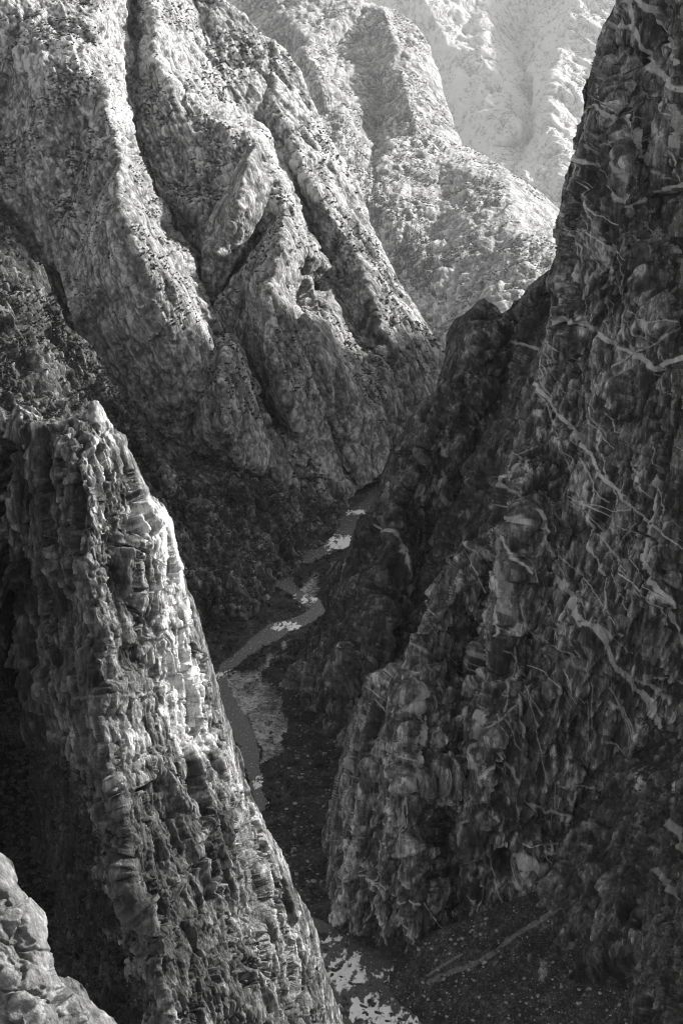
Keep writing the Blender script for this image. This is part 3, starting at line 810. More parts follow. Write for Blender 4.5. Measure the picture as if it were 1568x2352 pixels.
# ---- the near spire
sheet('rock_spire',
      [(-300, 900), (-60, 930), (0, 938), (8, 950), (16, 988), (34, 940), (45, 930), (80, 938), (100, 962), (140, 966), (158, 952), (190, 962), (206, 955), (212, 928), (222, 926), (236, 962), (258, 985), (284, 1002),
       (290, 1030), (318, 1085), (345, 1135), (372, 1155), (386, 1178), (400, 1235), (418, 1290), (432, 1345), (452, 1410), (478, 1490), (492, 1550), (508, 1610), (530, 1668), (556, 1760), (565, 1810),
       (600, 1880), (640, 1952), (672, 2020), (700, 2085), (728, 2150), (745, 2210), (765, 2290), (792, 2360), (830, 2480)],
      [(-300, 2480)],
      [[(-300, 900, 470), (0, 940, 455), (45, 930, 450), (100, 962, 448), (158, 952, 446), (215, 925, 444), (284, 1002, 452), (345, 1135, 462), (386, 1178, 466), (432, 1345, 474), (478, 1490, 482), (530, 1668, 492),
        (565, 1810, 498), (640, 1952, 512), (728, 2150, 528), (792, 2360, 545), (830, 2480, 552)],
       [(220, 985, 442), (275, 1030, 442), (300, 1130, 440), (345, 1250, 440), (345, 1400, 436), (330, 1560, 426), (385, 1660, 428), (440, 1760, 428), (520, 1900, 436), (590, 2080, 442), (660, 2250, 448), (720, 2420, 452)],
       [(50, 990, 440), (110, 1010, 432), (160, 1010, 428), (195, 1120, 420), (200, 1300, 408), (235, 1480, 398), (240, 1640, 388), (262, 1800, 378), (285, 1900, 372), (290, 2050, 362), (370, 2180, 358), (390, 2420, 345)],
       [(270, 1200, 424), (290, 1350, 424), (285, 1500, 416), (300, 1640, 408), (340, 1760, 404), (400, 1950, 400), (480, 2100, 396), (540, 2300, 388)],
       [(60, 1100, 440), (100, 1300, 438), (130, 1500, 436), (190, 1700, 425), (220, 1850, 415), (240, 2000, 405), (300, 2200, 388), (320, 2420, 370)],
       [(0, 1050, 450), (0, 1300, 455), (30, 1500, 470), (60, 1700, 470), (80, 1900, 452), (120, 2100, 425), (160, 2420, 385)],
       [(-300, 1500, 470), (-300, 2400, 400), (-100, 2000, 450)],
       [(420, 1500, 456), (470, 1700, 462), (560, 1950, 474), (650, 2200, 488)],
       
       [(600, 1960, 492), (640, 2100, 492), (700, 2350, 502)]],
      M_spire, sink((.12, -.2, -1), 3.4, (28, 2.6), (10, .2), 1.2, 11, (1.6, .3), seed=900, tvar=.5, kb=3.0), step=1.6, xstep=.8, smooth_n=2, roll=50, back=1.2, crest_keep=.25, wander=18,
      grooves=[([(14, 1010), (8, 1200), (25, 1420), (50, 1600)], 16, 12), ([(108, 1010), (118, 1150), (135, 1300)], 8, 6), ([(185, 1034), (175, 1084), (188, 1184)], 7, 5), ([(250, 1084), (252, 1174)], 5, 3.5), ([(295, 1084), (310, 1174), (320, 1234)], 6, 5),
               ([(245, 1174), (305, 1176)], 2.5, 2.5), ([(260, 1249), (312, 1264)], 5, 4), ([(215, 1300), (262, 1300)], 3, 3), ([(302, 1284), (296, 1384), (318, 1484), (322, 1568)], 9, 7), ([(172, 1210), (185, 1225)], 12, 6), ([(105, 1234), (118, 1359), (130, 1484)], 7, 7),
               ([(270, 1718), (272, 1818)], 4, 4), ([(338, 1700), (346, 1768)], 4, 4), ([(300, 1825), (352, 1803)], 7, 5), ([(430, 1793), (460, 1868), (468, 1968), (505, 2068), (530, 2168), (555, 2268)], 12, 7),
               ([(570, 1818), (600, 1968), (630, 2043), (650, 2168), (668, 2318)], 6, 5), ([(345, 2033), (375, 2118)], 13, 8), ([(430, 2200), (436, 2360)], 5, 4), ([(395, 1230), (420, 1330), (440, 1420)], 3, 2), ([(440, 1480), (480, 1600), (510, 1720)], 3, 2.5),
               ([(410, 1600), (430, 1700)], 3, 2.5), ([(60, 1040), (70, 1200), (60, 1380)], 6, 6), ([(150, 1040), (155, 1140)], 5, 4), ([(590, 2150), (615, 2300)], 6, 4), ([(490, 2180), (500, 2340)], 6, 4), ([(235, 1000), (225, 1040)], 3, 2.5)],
      patches=[([(0, 950), (60, 945), (150, 970)], 20, 1.7), ([(240, 985), (290, 1030)], 16, 1.6), ([(60, 1020), (100, 1300), (170, 1600)], 80, .55), ([(290, 1850), (400, 2050), (500, 2330)], 120, .6), ([(0, 1600), (90, 1800), (150, 2050), (260, 2350)], 110, .22), ([(0, 1800), (0, 2300), (120, 2400)], 130, .22), ([(30, 1300), (40, 1600)], 60, .4), ([(490, 1880), (500, 2000)], 30, .35), ([(640, 2040), (650, 2080)], 22, .35), ([(225, 1540), (240, 1580)], 20, .45),  # crest paled as sunlit, left front darkened as shade; gully slope dark with scrub
               ([(350, 1160), (375, 1300), (400, 1500), (430, 1700)], 50, 4.6), ([(225, 960), (232, 1190)], 30, 2.4), ([(510, 1750), (580, 1900), (690, 2200)], 36, 1.8), ([(300, 1700), (300, 1800)], 34, 2.2), ([(320, 1900), (380, 2050), (450, 2300)], 60, .75), ([(280, 1400), (290, 1550)], 22, .5)],  # sunlight painted into the tone, strongest along the right face
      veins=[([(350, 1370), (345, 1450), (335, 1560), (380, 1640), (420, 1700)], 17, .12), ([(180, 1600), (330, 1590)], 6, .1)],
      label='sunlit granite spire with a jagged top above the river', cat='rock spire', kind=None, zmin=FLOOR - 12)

# ---- pale outcrop in the near corner
sheet('granite_outcrop',
      [(-200, 1900), (-40, 1950), (0, 1973), (20, 1985), (34, 2030), (60, 2065), (95, 2095), (112, 2125), (116, 2165), (130, 2205), (136, 2235), (165, 2245), (190, 2262), (205, 2300), (235, 2325), (262, 2340), (300, 2380), (340, 2460)],
      [(-200, 2460)],
      [[(-200, 1900, 165), (0, 1973, 160), (60, 2065, 158), (112, 2125, 157), (130, 2205, 158), (205, 2300, 160), (300, 2380, 164), (340, 2460, 168)],
       [(0, 2020, 152), (60, 2100, 148), (95, 2150, 148), (110, 2230, 146), (150, 2320, 146), (200, 2440, 144)],
       [(0, 2200, 142), (50, 2300, 139), (80, 2440, 134)], [(140, 2260, 155), (150, 2290, 152)], [(-200, 2300, 145)]],
      M_near, sink((.2, 0, -1), 1.2, (18, 1.2), (6, .1), .5, 9, (1.0, .10), seed=950, tvar=.2, ridged=False, kb=1.2), step=1.8, roll=60, back=1.2,
      grooves=[([(-20, 2155), (50, 2175), (122, 2183)], 3, 1.0), ([(60, 2068), (50, 2118), (52, 2168), (40, 2268), (30, 2352)], 3, 1.0), ([(-10, 2256), (65, 2283), (140, 2305)], 3, 1.2), ([(136, 2190), (138, 2240), (142, 2300)], 6, 3.5), ([(-10, 2095), (55, 2073)], 3, .8), ([(160, 2290), (175, 2330), (190, 2360)], 4, 1.5)],
      label='pale cracked granite outcrop close by below the shaded gully', cat='outcrop', kind=None)

# ---------------------------------------------------------------- canyon floor, gravel bars and river
def river_pts(L):
    return [tuple(at(np.array(float(x)), np.array(float(y)))[:2]) for x, y in L]


# left and right bank of the water, pixel traces dropped onto the river plane
RIVER = [(900, 2440, 190), (875, 2352, 200), (862, 2290, 190), (822, 2220, 150), (740, 2140, 60), (640, 2085, 40), (585, 2000, 36), (572, 1900, 30), (598, 1845, 26), (585, 1790, 24), (570, 1720, 42), (545, 1650, 50), (520, 1590, 36),
         (505, 1545, 26), (545, 1512, 34), (590, 1480, 52), (640, 1445, 60), (700, 1422, 50), (735, 1398, 40), (700, 1372, 38), (655, 1345, 44), (640, 1318, 52), (680, 1290, 60), (735, 1268, 58), (775, 1250, 50),
         (800, 1225, 48), (790, 1200, 46), (810, 1180, 46), (845, 1160, 38), (862, 1135, 30), (875, 1110, 28), (890, 1085, 26)]


def river_distance(x, y):
    """signed metres from the river's edge (negative = in the water); widths measured across the stream"""
    best = np.full(x.shape, 1e9)
    qr = np.stack([x.ravel(), y.ravel(), 0 * x.ravel()], -1)
    wob = (fbm(qr, 26, 3, 811) * 6 + fbm(qr, 6, 3, 812) * 2.2).reshape(x.shape)
    pts = [(*at(np.array(float(a)), np.array(float(b)))[:2], w) for a, b, w in RIVER]
    out = []
    for px_, py_, w in pts:
        t = py_ * CP - FLOOR * SP
        out.append((px_, py_, w * .5 * t / FPX))
    for i in range(len(out) - 1):
        x1, y1, w1 = out[i]
        x2, y2, w2 = out[i + 1]
        dx, dy = x2 - x1, y2 - y1
        u = np.clip(((x - x1) * dx + (y - y1) * dy) / (dx * dx + dy * dy), 0, 1)
        d = np.hypot(x - x1 - u * dx, y - y1 - u * dy) - (w1 + (w2 - w1) * u)
        best = np.minimum(best, d)
    return best + wob


def world_grid(name, x0, x1, y0, y1, st, zf, mat):
    gx = np.arange(x0, x1, st)
    gy = np.arange(y1, y0, -st)
    X, Y = np.meshgrid(gx, gy)
    Z, T, keep = zf(X, Y)
    P = np.stack([X, Y, Z], -1)
    return grid_mesh(name, P, keep, T, mat)


BARS = [([(520, 1560), (560, 1540), (600, 1560), (640, 1610), (662, 1690), (640, 1745), (600, 1760), (600, 1720), (570, 1650), (540, 1610)], 1.0),
        ([(590, 1540), (640, 1490), (665, 1470), (668, 1500), (625, 1530), (600, 1570)], 1.0),
        ([(700, 1345), (725, 1325), (760, 1310), (800, 1290), (790, 1310), (735, 1335), (720, 1370), (700, 1380)], .8)]


def floor_z(X, Y):
    d = river_distance(X, Y)
    p = np.stack([X.ravel(), Y.ravel(), 0 * X.ravel()], -1)
    n = fbm(p, 22, 5, 31).reshape(X.shape)
    n2 = fbm(p, 4, 4, 32, .6).reshape(X.shape)
    z = FLOOR + np.clip(d * .22, -2.0, 6) + n * 1.4 * sstep(-3, 6, d) + n2 * .8
    tone = 1 + .8 * n + .5 * n2
    t = Y * CP - FLOOR * SP
    ix = X / t * FPX + W / 2
    iy = H / 2 - (Y * SP + FLOOR * CP) / t * FPX
    for poly, s in BARS:
        wob = n * 30 + n2 * 8
        m = poly_inside(ix + wob, iy + wob * .7, poly)
        z = np.where(m, FLOOR + .55 + n * .5 + n2 * .15, z)
        tone = np.where(m, 9.5 * s * np.exp2(2.2 * n + 1.6 * n2), tone)
    return z, tone, np.ones(X.shape, bool)


M_floor = rock_material('river_gravel', .035, grain=1.8, bump=1.0, contrast=1.0)
o = world_grid('ground', -260, 330, 560, 1900, 1.3, floor_z, M_floor)
o['kind'] = 'structure'
o['label'] = 'gravel and rubble ground along the river'
# wide ground under the whole canyon country
me = bpy.data.meshes.new('terrain')
S = 60000
ring = [(-260, 560), (330, 560), (330, 1898), (-260, 1898)]
outer = [(-S, -S), (S, -S), (S, S), (-S, S)]
midr = [(-700, 100), (800, 100), (800, 2600), (-700, 2600)]
me.from_pydata([(x, y, -7000) for x, y in outer] + [(x, y, FLOOR - 1) for x, y in ring] + [(x, y, -1500) for x, y in midr], [],
               [(0, 1, 9, 8), (1, 2, 10, 9), (2, 3, 11, 10), (3, 0, 8, 11), (8, 9, 5, 4), (9, 10, 6, 5), (10, 11, 7, 6), (11, 8, 4, 7)])
me.materials.append(M_floor)
me.attributes.new('tone', 'FLOAT', 'POINT').data.foreach_set('value', [1.5] * 12)
o = bpy.data.objects.new('terrain', me)
COL.objects.link(o)
o['kind'] = 'structure'

# water
def water_z(X, Y):
    d = river_distance(X, Y)
    p = np.stack([X.ravel(), Y.ravel(), 0 * X.ravel()], -1)
    flow = stretch(p, (.25, 1, 0), 2.6)
    t = Y * CP - FLOOR * SP
    ix = X / t * FPX + W / 2
    iy = H / 2 - (Y * SP + FLOOR * CP) / t * FPX
    foam = np.zeros(X.shape)
    for cx, cy, rx, ry, s in ((790, 2230, 60, 60, 1.0), (850, 2320, 90, 40, 1.0), (900, 2360, 100, 60, 1.0), (760, 2160, 50, 20, .8), (900, 2240, 60, 30, .8), (790, 1250, 50, 26, 1.2), (665, 1440, 60, 14, .95), (700, 1378, 40, 20, .8), (820, 1178, 60, 12, .85), (505, 1548, 40, 16, .8),
                              (595, 1800, 20, 20, 1.0), (615, 1850, 15, 20, .7), (575, 1760, 20, 12, .5)):
        foam = np.maximum(foam, s * np.exp(-(((ix - cx) / rx) ** 2 + ((iy - cy) / ry) ** 2)))
    n = fbm(flow, 5, 5, 61, .62).reshape(X.shape)
    r = fbm(flow, 6, 5, 63, .62, True).reshape(X.shape)
    z = FLOOR + .12 * n + foam * (.9 * n + .5 * r)
    m = sstep(.42, .80, foam * .62 + .9 * n * (foam + .2) ** .5 + .34 * r * (foam + .25) ** .5)
    return z, m, d < 2.5


M_water, nt, b = new_mat('river_water')
L = nt.links.new
at_ = N(nt, 'ShaderNodeAttribute', attribute_name='tone')
tc = N(nt, 'ShaderNodeTexCoord')
mp = N(nt, 'ShaderNodeMapping')
mp.inputs['Scale'].default_value = (1, .45, 1)
L(tc.outputs['Object'], mp.inputs[0])
nz = N(nt, 'ShaderNodeTexNoise', i_Scale=.55, i_Detail=5.0, i_Roughness=.75)
L(mp.outputs[0], nz.inputs['Vector'])
f = math_n(nt, 'ADD', math_n(nt, 'MULTIPLY', math_n(nt, 'SUBTRACT', at_.outputs['Fac'], .5), 2.0), math_n(nt, 'MULTIPLY', math_n(nt, 'SUBTRACT', nz.outputs[0], .42), 6.0), clamp=True)
v = math_n(nt, 'ADD', math_n(nt, 'MULTIPLY', f, .88), .10)
cr = N(nt, 'ShaderNodeCombineColor')
for i in range(3):
    L(v, cr.inputs[i])
L(cr.outputs[0], b.inputs['Base Color'])
L(math_n(nt, 'ADD', math_n(nt, 'MULTIPLY', f, .6), .25), b.inputs['Roughness'])
bp = N(nt, 'ShaderNodeBump', i_Strength=.9, i_Distance=.8)
L(nz.outputs[0], bp.inputs['Height'])
L(bp.outputs[0], b.inputs['Normal'])
o = world_grid('river', -200, 120, 640, 1860, .6, water_z, M_water)
o['kind'] = 'structure'
o['label'] = 'river with white rapids winding along the canyon floor'
print('river %.1fs' % (time.time() - T0))


# ---------------------------------------------------------------- loose things: shrubs, trees and boulders
def mesh_from(name, V, F, mat, smooth=False):
    me = bpy.data.meshes.new(name)
    me.vertices.add(len(V))
    me.vertices.foreach_set('co', V.astype(np.float32).ravel())
    k = F.shape[1]
    me.loops.add(F.size)
    me.loops.foreach_set('vertex_index', F.astype(np.int32).ravel())
    me.polygons.add(len(F))
    me.polygons.foreach_set('loop_start', np.arange(0, F.size, k, dtype=np.int32))
    me.polygons.foreach_set('use_smooth', np.full(len(F), smooth))
    me.update(calc_edges=True)
    me.validate()
    me.materials.append(mat)
    return me


def leaf_cloud(n, r, h, size, seed, cone=False):
    """a crown of many small leaf clumps spread through its volume, radius r, height h, base at 0"""
    g = np.random.default_rng(seed)
    lobes = g.normal(size=(5, 3)) * (.42, .42, .25)
    c = g.normal(size=(n, 3))
    c /= np.linalg.norm(c, axis=1)[:, None]
    c *= (g.random(n) ** .45)[:, None] * .62
    c += lobes[g.integers(0, 5, n)]
    if cone:
        z = g.random(n) ** 1.4
        a = g.random(n) * 6.283
        rr = (1 - z) * (.55 + .45 * g.random(n)) * (1 + .25 * np.sin(z * 40))
        c = np.stack([np.cos(a) * rr, np.sin(a) * rr, z * 2 - .9], -1)
    P = c * (r, r, h * .5) + (0, 0, h * .46)
    a = g.normal(size=(n, 3))
    a /= np.linalg.norm(a, axis=1)[:, None]
    b_ = np.cross(a, g.normal(size=(n, 3)))
    b_ /= np.linalg.norm(b_, axis=1)[:, None]
    s = (size * (.6 + .8 * g.random(n)))[:, None]
    V = np.stack([P - a * s, P - b_ * s * .7, P + a * s, P + b_ * s * .7], 1).reshape(-1, 3)
    return V, np.arange(n * 4).reshape(-1, 4)


def stone(seed, sub=2):
    """an angular block: a subdivided ball cut by random planes"""
    import bmesh
    g = np.random.default_rng(seed)
    bm = bmesh.new()
    bmesh.ops.create_icosphere(bm, subdivisions=sub, radius=1)
    V = np.array([v.co[:] for v in bm.verts])
    F = np.array([[v.index for v in f.verts] for f in bm.faces])
    bm.free()
    for _ in range(11):
        n = g.normal(size=3)
        n /= np.linalg.norm(n)
        d = g.uniform(.45, .8)
        k = V @ n
        V = V - np.where(k > d, k - d, 0)[:, None] * n
    return V * (1, g.uniform(.7, 1), g.uniform(.5, .8)), F


def dull(name, alb, var=.5, sc=1.0):
    m, nt, b = new_mat(name)
    nz = N(nt, 'ShaderNodeTexNoise', i_Scale=sc, i_Detail=4.0)
    tc = N(nt, 'ShaderNodeTexCoord')
    gi = N(nt, 'ShaderNodeNewGeometry')
    nt.links.new(tc.outputs['Object'], nz.inputs['Vector'])
    v = math_n(nt, 'ADD', nz.outputs[0], math_n(nt, 'SUBTRACT', gi.outputs['Random Per Island'], .5))
    v = math_n(nt, 'MULTIPLY', math_n(nt, 'POWER', 2.0, math_n(nt, 'MULTIPLY', math_n(nt, 'SUBTRACT', v, .5), var * 5)), alb)
    cr = N(nt, 'ShaderNodeCombineColor')
    for i in range(3):
        nt.links.new(v, cr.inputs[i])
    nt.links.new(cr.outputs[0], b.inputs['Base Color'])
    b.inputs['Roughness'].default_value = .8
    b.inputs['Specular IOR Level'].default_value = .2
    return m


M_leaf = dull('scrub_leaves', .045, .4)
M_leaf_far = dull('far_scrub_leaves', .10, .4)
M_bole = dull('bark', .05)
M_stone = dull('boulder_rock', .14, .5, .6)
M_wet = dull('wet_boulder', .025, .5, .6)


def pick(name, n, flat=0.0, clump=60, thr=0.0, region=None, seed=0, steep=9, need_visible=True):
    if name not in SHEETS:
        return np.zeros((0, 3)), np.zeros(0)
    q, gz, tt, im, out = SHEETS[name]
    g = np.random.default_rng(seed)
    area = (tt * tt) / np.maximum(.15, 1)      # even on the ground, not in the picture
    k = g.integers(0, len(q), n * 14)
    cn = fbm(q[k], clump, 3, 300 + seed)
    ok = (gz[k] > flat) & (gz[k] < steep) & (cn > thr + g.random(len(k)) * .25) & ~out[k]
    ok &= (im[k, 0] > -25) & (im[k, 0] < W + 25) & (im[k, 1] > -25) & (im[k, 1] < H + 25)
    if region is not None:
        ok &= poly_inside(im[k, 0], im[k, 1], region)
    k = k[ok]
    p, t = q[k], tt[k]
    if need_visible and len(k):
        t2 = p[:, 1] * CP - p[:, 2] * SP
        sx = np.clip(((p[:, 0] / t2 * FPX + W / 2) / ZB_S).astype(int), 0, ZB_W - 1)
        sy = np.clip(((H / 2 - (p[:, 1] * SP + p[:, 2] * CP) / t2 * FPX) / ZB_S).astype(int), 0, ZB_H - 1)
        v = t2 < ZBUF[sy, sx] * 1.02 + 3
        p, t = p[v], t2[v]
    return p[:n], t[:n]


def merged(name, mat, tmpl, P, S, label, cat, squash=None):
    """one object for what nobody could count"""
    g = np.random.default_rng(len(P))
    Vs, Fs, base = [], [], 0
    for i, (V, F) in enumerate(tmpl):
        m = np.arange(len(P)) % len(tmpl) == i
        n = m.sum()
        if not n:
            continue
        a = g.random(n) * 6.283
        c, s_ = np.cos(a)[:, None], np.sin(a)[:, None]
        sc = S[m][:, None]
        X = (V[None, :, 0] * c - V[None, :, 1] * s_) * sc + P[m][:, 0:1]
        Y = (V[None, :, 0] * s_ + V[None, :, 1] * c) * sc + P[m][:, 1:2]
        Z = V[None, :, 2] * sc + P[m][:, 2:3]
        Vs.append(np.stack([X, Y, Z], -1).reshape(-1, 3))
        Fs.append((F[None] + (np.arange(n) * len(V))[:, None, None]).reshape(-1, F.shape[1]) + base)
        base += n * len(V)
    o = bpy.data.objects.new(name, mesh_from(name, np.concatenate(Vs), np.concatenate(Fs), mat))
    COL.objects.link(o)
    o['kind'] = 'stuff'
    o['label'] = label
    return o


FINE = [leaf_cloud(64, 1, 1.3, .30, 500 + i) for i in range(4)]
ROUGH = [leaf_cloud(22, 1, 1.3, .42, 520 + i) for i in range(4)]
CONE_T = [leaf_cloud(30, .45, 3.0, .28, 540 + i, True) for i in range(3)]
shrub_src = [mesh_from('shrub', V, F, M_leaf) for V, F in FINE]
stone_src = [mesh_from('boulder', *stone(560 + i), M_stone) for i in range(5)]
wet_src = [mesh_from('river_boulder', *stone(580 + i), M_wet) for i in range(5)]
R_ = np.random.default_rng(99)

SLOPE_L = [(0, 1560), (110, 1700), (230, 1800), (280, 1950), (290, 2080), (360, 2220), (380, 2352), (0, 2352)]
SPECS = [  # sheet, count, smallest and largest half width, flatness, clump size, threshold, region, label
    ('rock_spire', 1500, .5, 1.5, .0, 14, -.35, SLOPE_L, 'dark shrub on the shaded slope between the granite spire and the pale outcrop'),
    ('rock_spire', 420, .35, 1.5, .0, 12, .08, [(420, 1720), (470, 1780), (560, 1960), (660, 2130), (740, 2352), (400, 2352), (290, 1900)], 'dark shrub rooted in a crack of the lower granite spire'),
    ('left_scrub_slope', 3800, 1.1, 3.1, .0, 60, -.25, None, 'dark shrub on the scrub slope above the river bend'),
    ('left_canyon_wall', 7000, .8, 2.4, .36, 70, -.12, None, 'dark shrub on the ribbed left canyon wall'),
    ('canyon_wall_spur', 500, .8, 2.4, .3, 50, -.2, None, 'dark shrub on the sharp summit spur of the left wall'),
    ('canyon_wall_spur.001', 500, .8, 2.4, .3, 50, -.3, None, 'dark shrub on the pointed flatiron spur above the river'),
    ('canyon_wall_spur.002', 500, .8, 2.4, .3, 50, -.2, None, 'dark shrub on the slanting rock fin'),
    ('left_canyon_wall', 900, 1.3, 3.4, .0, 60, -.5, [(-20, 440), (60, 520), (130, 620), (200, 740), (300, 860), (330, 960), (180, 820), (60, 640), (-20, 600)], 'dark shrub in the gully left of the ribbed wall'),
    ('dark_canyon_ridge', 2600, .8, 2.4, .1, 40, -.2, None, 'dark shrub on the shaded ridge beside the veined cliff'),
    ('dark_canyon_ridge', 700, 1.6, 3.2, .0, 30, -.5, [(600, 1480), (740, 1400), (800, 1290), (800, 1420), (700, 1560), (700, 1900), (610, 1900), (660, 1650)], 'dark bush on the right bank below the shaded ridge'),
    ('talus_slope', 420, .5, 1.5, .0, 18, -.2, None, 'dark shrub on the scree fan'),
    ('veined_cliff', 260, .6, 1.5, .36, 20, -.1, None, 'dark shrub clinging to a ledge of the veined cliff')]
allp, alls, allt, alll = [], [], [], []
for j, (nm, n, s0, s1, fl, cl, th, rg, lab) in enumerate(SPECS):
    p, t = pick(nm, n, fl, cl, th, rg, 700 + j)
    sz = s0 + (s1 - s0) * R_.random(len(p)) ** 2.2
    allp.append(p - np.array([0, 0, .25]) * sz[:, None])
    alls.append(sz)
    allt.append(t)
    alll += [lab] * len(p)
# bushes on the river banks
gb = R_.random((9000, 2)) * (330, 1200) + (-200, 660)
db = river_distance(gb[:, 0], gb[:, 1])
tb = gb[:, 1] * CP - FLOOR * SP
ixb, iyb = gb[:, 0] / tb * FPX + W / 2, H / 2 - (gb[:, 1] * SP + FLOOR * CP) / tb * FPX
okb = (db > 1.5) & (db < 60) & (fbm(np.stack([gb[:, 0], gb[:, 1], 0 * db], -1), 30, 3, 44) > -.12)
for poly, _ in BARS:
    okb &= ~poly_inside(ixb, iyb, poly)
zb = ZBUF[np.clip((iyb / ZB_S).astype(int), 0, ZB_H - 1), np.clip((ixb / ZB_S).astype(int), 0, ZB_W - 1)]
okb &= (ixb > 0) & (ixb < W) & (iyb < H) & (tb < zb + 4)
gb, tb, db = gb[okb], tb[okb], db[okb]
if len(gb):
    sz = 1.0 + 2.4 * R_.random(len(gb)) ** 2
    allp.append(np.stack([gb[:, 0], gb[:, 1], FLOOR + np.clip(db * .22, -2, 6) - .2], -1))
    alls.append(sz)
    allt.append(tb)
    alll += ['dark bush on the river bank'] * len(gb)
P_, S_, T_ = np.concatenate(allp), np.concatenate(alls), np.concatenate(allt)
order = np.argsort(-(S_ / T_))
solo = order[:290]
for i, k in enumerate(solo):
    o = bpy.data.objects.new('shrub', shrub_src[i % 4])
    COL.objects.link(o)
    o.location = P_[k]
    o.scale = (S_[k],) * 3
    o.rotation_euler = (0, 0, R_.random() * 6.28)
    o['label'] = alll[k]
    o['category'] = 'shrub'
    o['group'] = 'dark shrubs scattered over the canyon'
rest_ = order[290:]
near_ = T_[rest_] < 900
if near_.any():
    merged('scrub', M_leaf, FINE, P_[rest_][near_], S_[rest_][near_], 'low dark scrub over the near slopes', 'scrub')
merged('scrub', M_leaf, ROUGH, P_[rest_][~near_], S_[rest_][~near_], 'low dark scrub over the canyon slopes', 'scrub')
# far off woods on the hazy spurs
pf, tf = pick('hazy_canyon_spur', 6500, .25, 260, -.12, None, 801)
pg, tg = pick('far_canyon_wall', 3500, .2, 500, -.1, None, 802)
pc, tc_ = pick('hazy_canyon_spur', 1500, .0, 300, -.5, [(640, 60), (720, 150), (800, 300), (880, 430), (980, 560), (1030, 700), (960, 680), (840, 470), (740, 280)], 803)
if len(pf):
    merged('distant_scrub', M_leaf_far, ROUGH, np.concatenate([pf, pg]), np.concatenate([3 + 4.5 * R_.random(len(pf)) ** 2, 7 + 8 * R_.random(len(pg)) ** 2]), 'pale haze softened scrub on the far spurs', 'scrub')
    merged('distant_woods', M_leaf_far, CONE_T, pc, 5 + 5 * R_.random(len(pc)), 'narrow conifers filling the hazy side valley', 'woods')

# boulders in and beside the near rapids
RAP = [(728, 2140), (800, 2150), (960, 2230), (1000, 2352), (880, 2400), (780, 2352), (745, 2220)]
n = 0
g = np.random.default_rng(5)
stones = []
while len(stones) < 150 and n < 6000:
    n += 1
    x, y = g.uniform(730, 1010), g.uniform(2130, 2400)
    if poly_inside(np.array([x]), np.array([y]), RAP)[0]:
        stones.append((x, y, g.uniform(.5, 1) ** 2 * 3.0))
for x, y, s_ in stones:
    o = bpy.data.objects.new('river_boulder', wet_src[len(bpy.data.objects) % 5])
    COL.objects.link(o)
    p = at(np.array(x), np.array(y))
    o.location = (p[0], p[1], FLOOR + .1)
    o.scale = (s_, s_ * .8, s_ * .8)
    o.rotation_euler = (0, 0, g.random() * 6.28)
    o['label'] = 'dark wet boulder in the white rapids at the foot of the cliff'
    o['category'] = 'boulder'
    o['group'] = 'boulders in the near rapids'
p, t = pick('talus_slope', 3200, 0, 12, -.6, None, 901)
if len(p):
    sz = .28 + 1.3 * g.random(len(p)) ** 8
    od = np.argsort(-sz / t)
    for k in od[:90]:
        o = bpy.data.objects.new('scree_boulder', stone_src[k % 5])
        COL.objects.link(o)
        o.location = p[k]
        o.scale = (sz[k],) * 3
        o.rotation_euler = (0, 0, g.random() * 6.28)
        o['label'] = 'pale boulder lying on the dark scree fan'
        o['category'] = 'boulder'
        o['group'] = 'boulders on the scree fan'
    merged('scree_rubble', M_stone, [stone(590, 1), stone(591, 1)], p[od[90:]], sz[od[90:]], 'small pale stones on the dark scree fan', 'rubble')
# rubble along the banks
gb = R_.random((26000, 2)) * (330, 1250) + (-200, 640)
db = river_distance(gb[:, 0], gb[:, 1])
okb = (db > -2.5) & (db < 14 * R_.random(len(db)))
gb, db = gb[okb], db[okb]
merged('bank_rubble', M_stone, [stone(592, 1), stone(593, 1)], np.stack([gb[:, 0], gb[:, 1], FLOOR + np.clip(db * .22, -.3, 6)], -1), .35 + 1.5 * R_.random(len(gb)) ** 5, 'small grey stones along the river banks', 'rubble')
gb = R_.random((9000, 2)) * (150, 500) + (-80, 720)
db = river_distance(gb[:, 0], gb[:, 1])
okb = (db > 8) & (fbm(np.stack([gb[:, 0], gb[:, 1], 0 * db], -1), 22, 3, 46) > -.1)
gb, db = gb[okb], db[okb]
merged('valley_rubble', M_stone, [stone(594, 1), stone(595, 1)], np.stack([gb[:, 0], gb[:, 1], FLOOR + np.clip(db * .22, -.3, 6)], -1), .35 + 2.2 * R_.random(len(gb)) ** 6, 'grey rubble on the shaded valley floor', 'rubble')
print('scatter %.1fs' % (time.time() - T0))


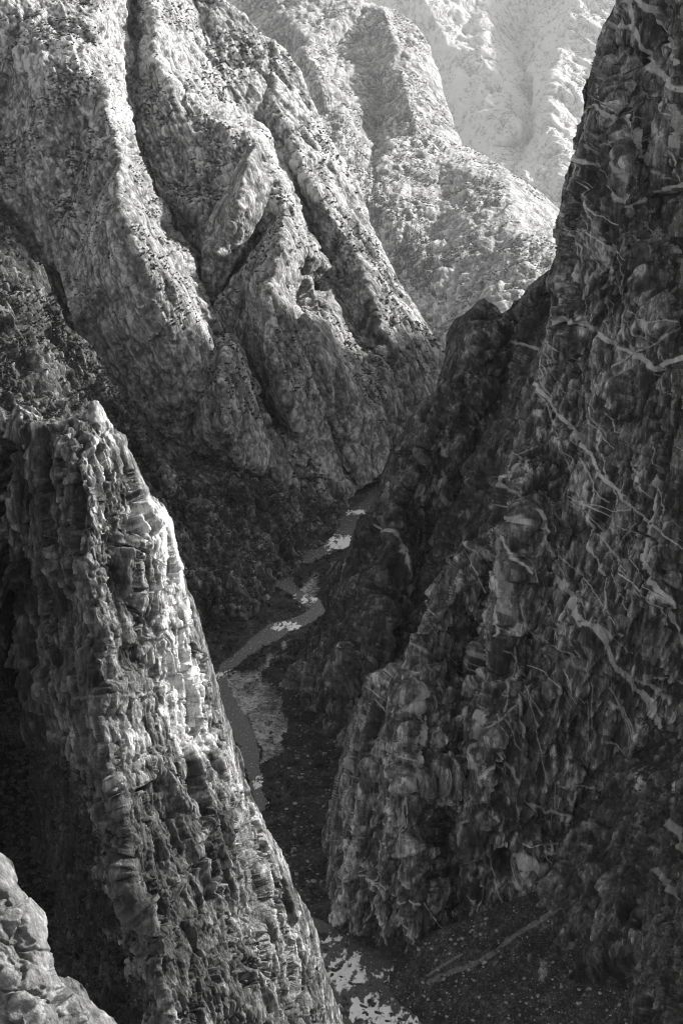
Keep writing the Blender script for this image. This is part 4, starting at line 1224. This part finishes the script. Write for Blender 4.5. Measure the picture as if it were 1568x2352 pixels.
# ---------------------------------------------------------------- air, light, camera
bpy.ops.mesh.primitive_cube_add(size=1)
hz = bpy.context.object
hz.name = 'haze'
hz.scale = (140000, 140000, 8600)
hz.location = (0, 0, -2701)
hz['kind'] = 'stuff'
hz['label'] = 'pale haze filling the canyon air'
m = bpy.data.materials.new('haze_air')
m.use_nodes = True
nt = m.node_tree
nt.nodes.clear()
out = nt.nodes.new('ShaderNodeOutputMaterial')
pv = nt.nodes.new('ShaderNodeVolumePrincipled')
pv.inputs['Color'].default_value = (.98, .98, .98, 1)
pv.inputs['Density'].default_value = HAZE = 6.5e-6
pv.inputs['Anisotropy'].default_value = .2
nt.links.new(pv.outputs[0], out.inputs['Volume'])
hz.data.materials.append(m)

to_sun = Vector((.80, .45, .50)).normalized()
sun = bpy.data.objects.new('sun', bpy.data.lights.new('sun', 'SUN'))
COL.objects.link(sun)
sun.data.energy = 3.8
sun.data.angle = math.radians(3)
sun.data.color = (1, .985, .97)
sun.rotation_euler = to_sun.to_track_quat('Z', 'Y').to_euler()
w = bpy.data.worlds.new('World')
scene.world = w
w.use_nodes = True
nt = w.node_tree
bg = nt.nodes['Background']
sky = nt.nodes.new('ShaderNodeTexSky')
sky.sky_type = 'NISHITA'
sky.sun_disc = False
sky.sun_elevation = math.asin(to_sun.z)
sky.sun_rotation = math.atan2(to_sun.x, to_sun.y)
bw = nt.nodes.new('ShaderNodeRGBToBW')
nt.links.new(sky.outputs[0], bw.inputs[0])
nt.links.new(bw.outputs[0], bg.inputs[0])
bg.inputs[1].default_value = .125

cam = bpy.data.objects.new('camera', bpy.data.cameras.new('camera'))
COL.objects.link(cam)
cam.data.sensor_fit = 'VERTICAL'
cam.data.sensor_height = 24
cam.data.lens = 24 * FPX / H
cam.rotation_euler = (math.radians(90) - PITCH, 0, 0)
cam.data.clip_start = 1
cam.data.clip_end = 200000
scene.camera = cam
scene.render.engine = 'CYCLES'
scene.cycles.use_denoising = True
scene.cycles.use_adaptive_sampling = False
scene.cycles.filter_width = 1.1
scene.cycles.sample_clamp_indirect = .6
scene.cycles.volume_bounces = 1
scene.cycles.max_bounces = 5
scene.cycles.diffuse_bounces = 3
scene.view_settings.view_transform = 'Standard'
scene.view_settings.look = 'None'
scene.view_settings.exposure = 1.2
scene.view_settings.gamma = 1
print('script %.1fs' % (time.time() - T0))
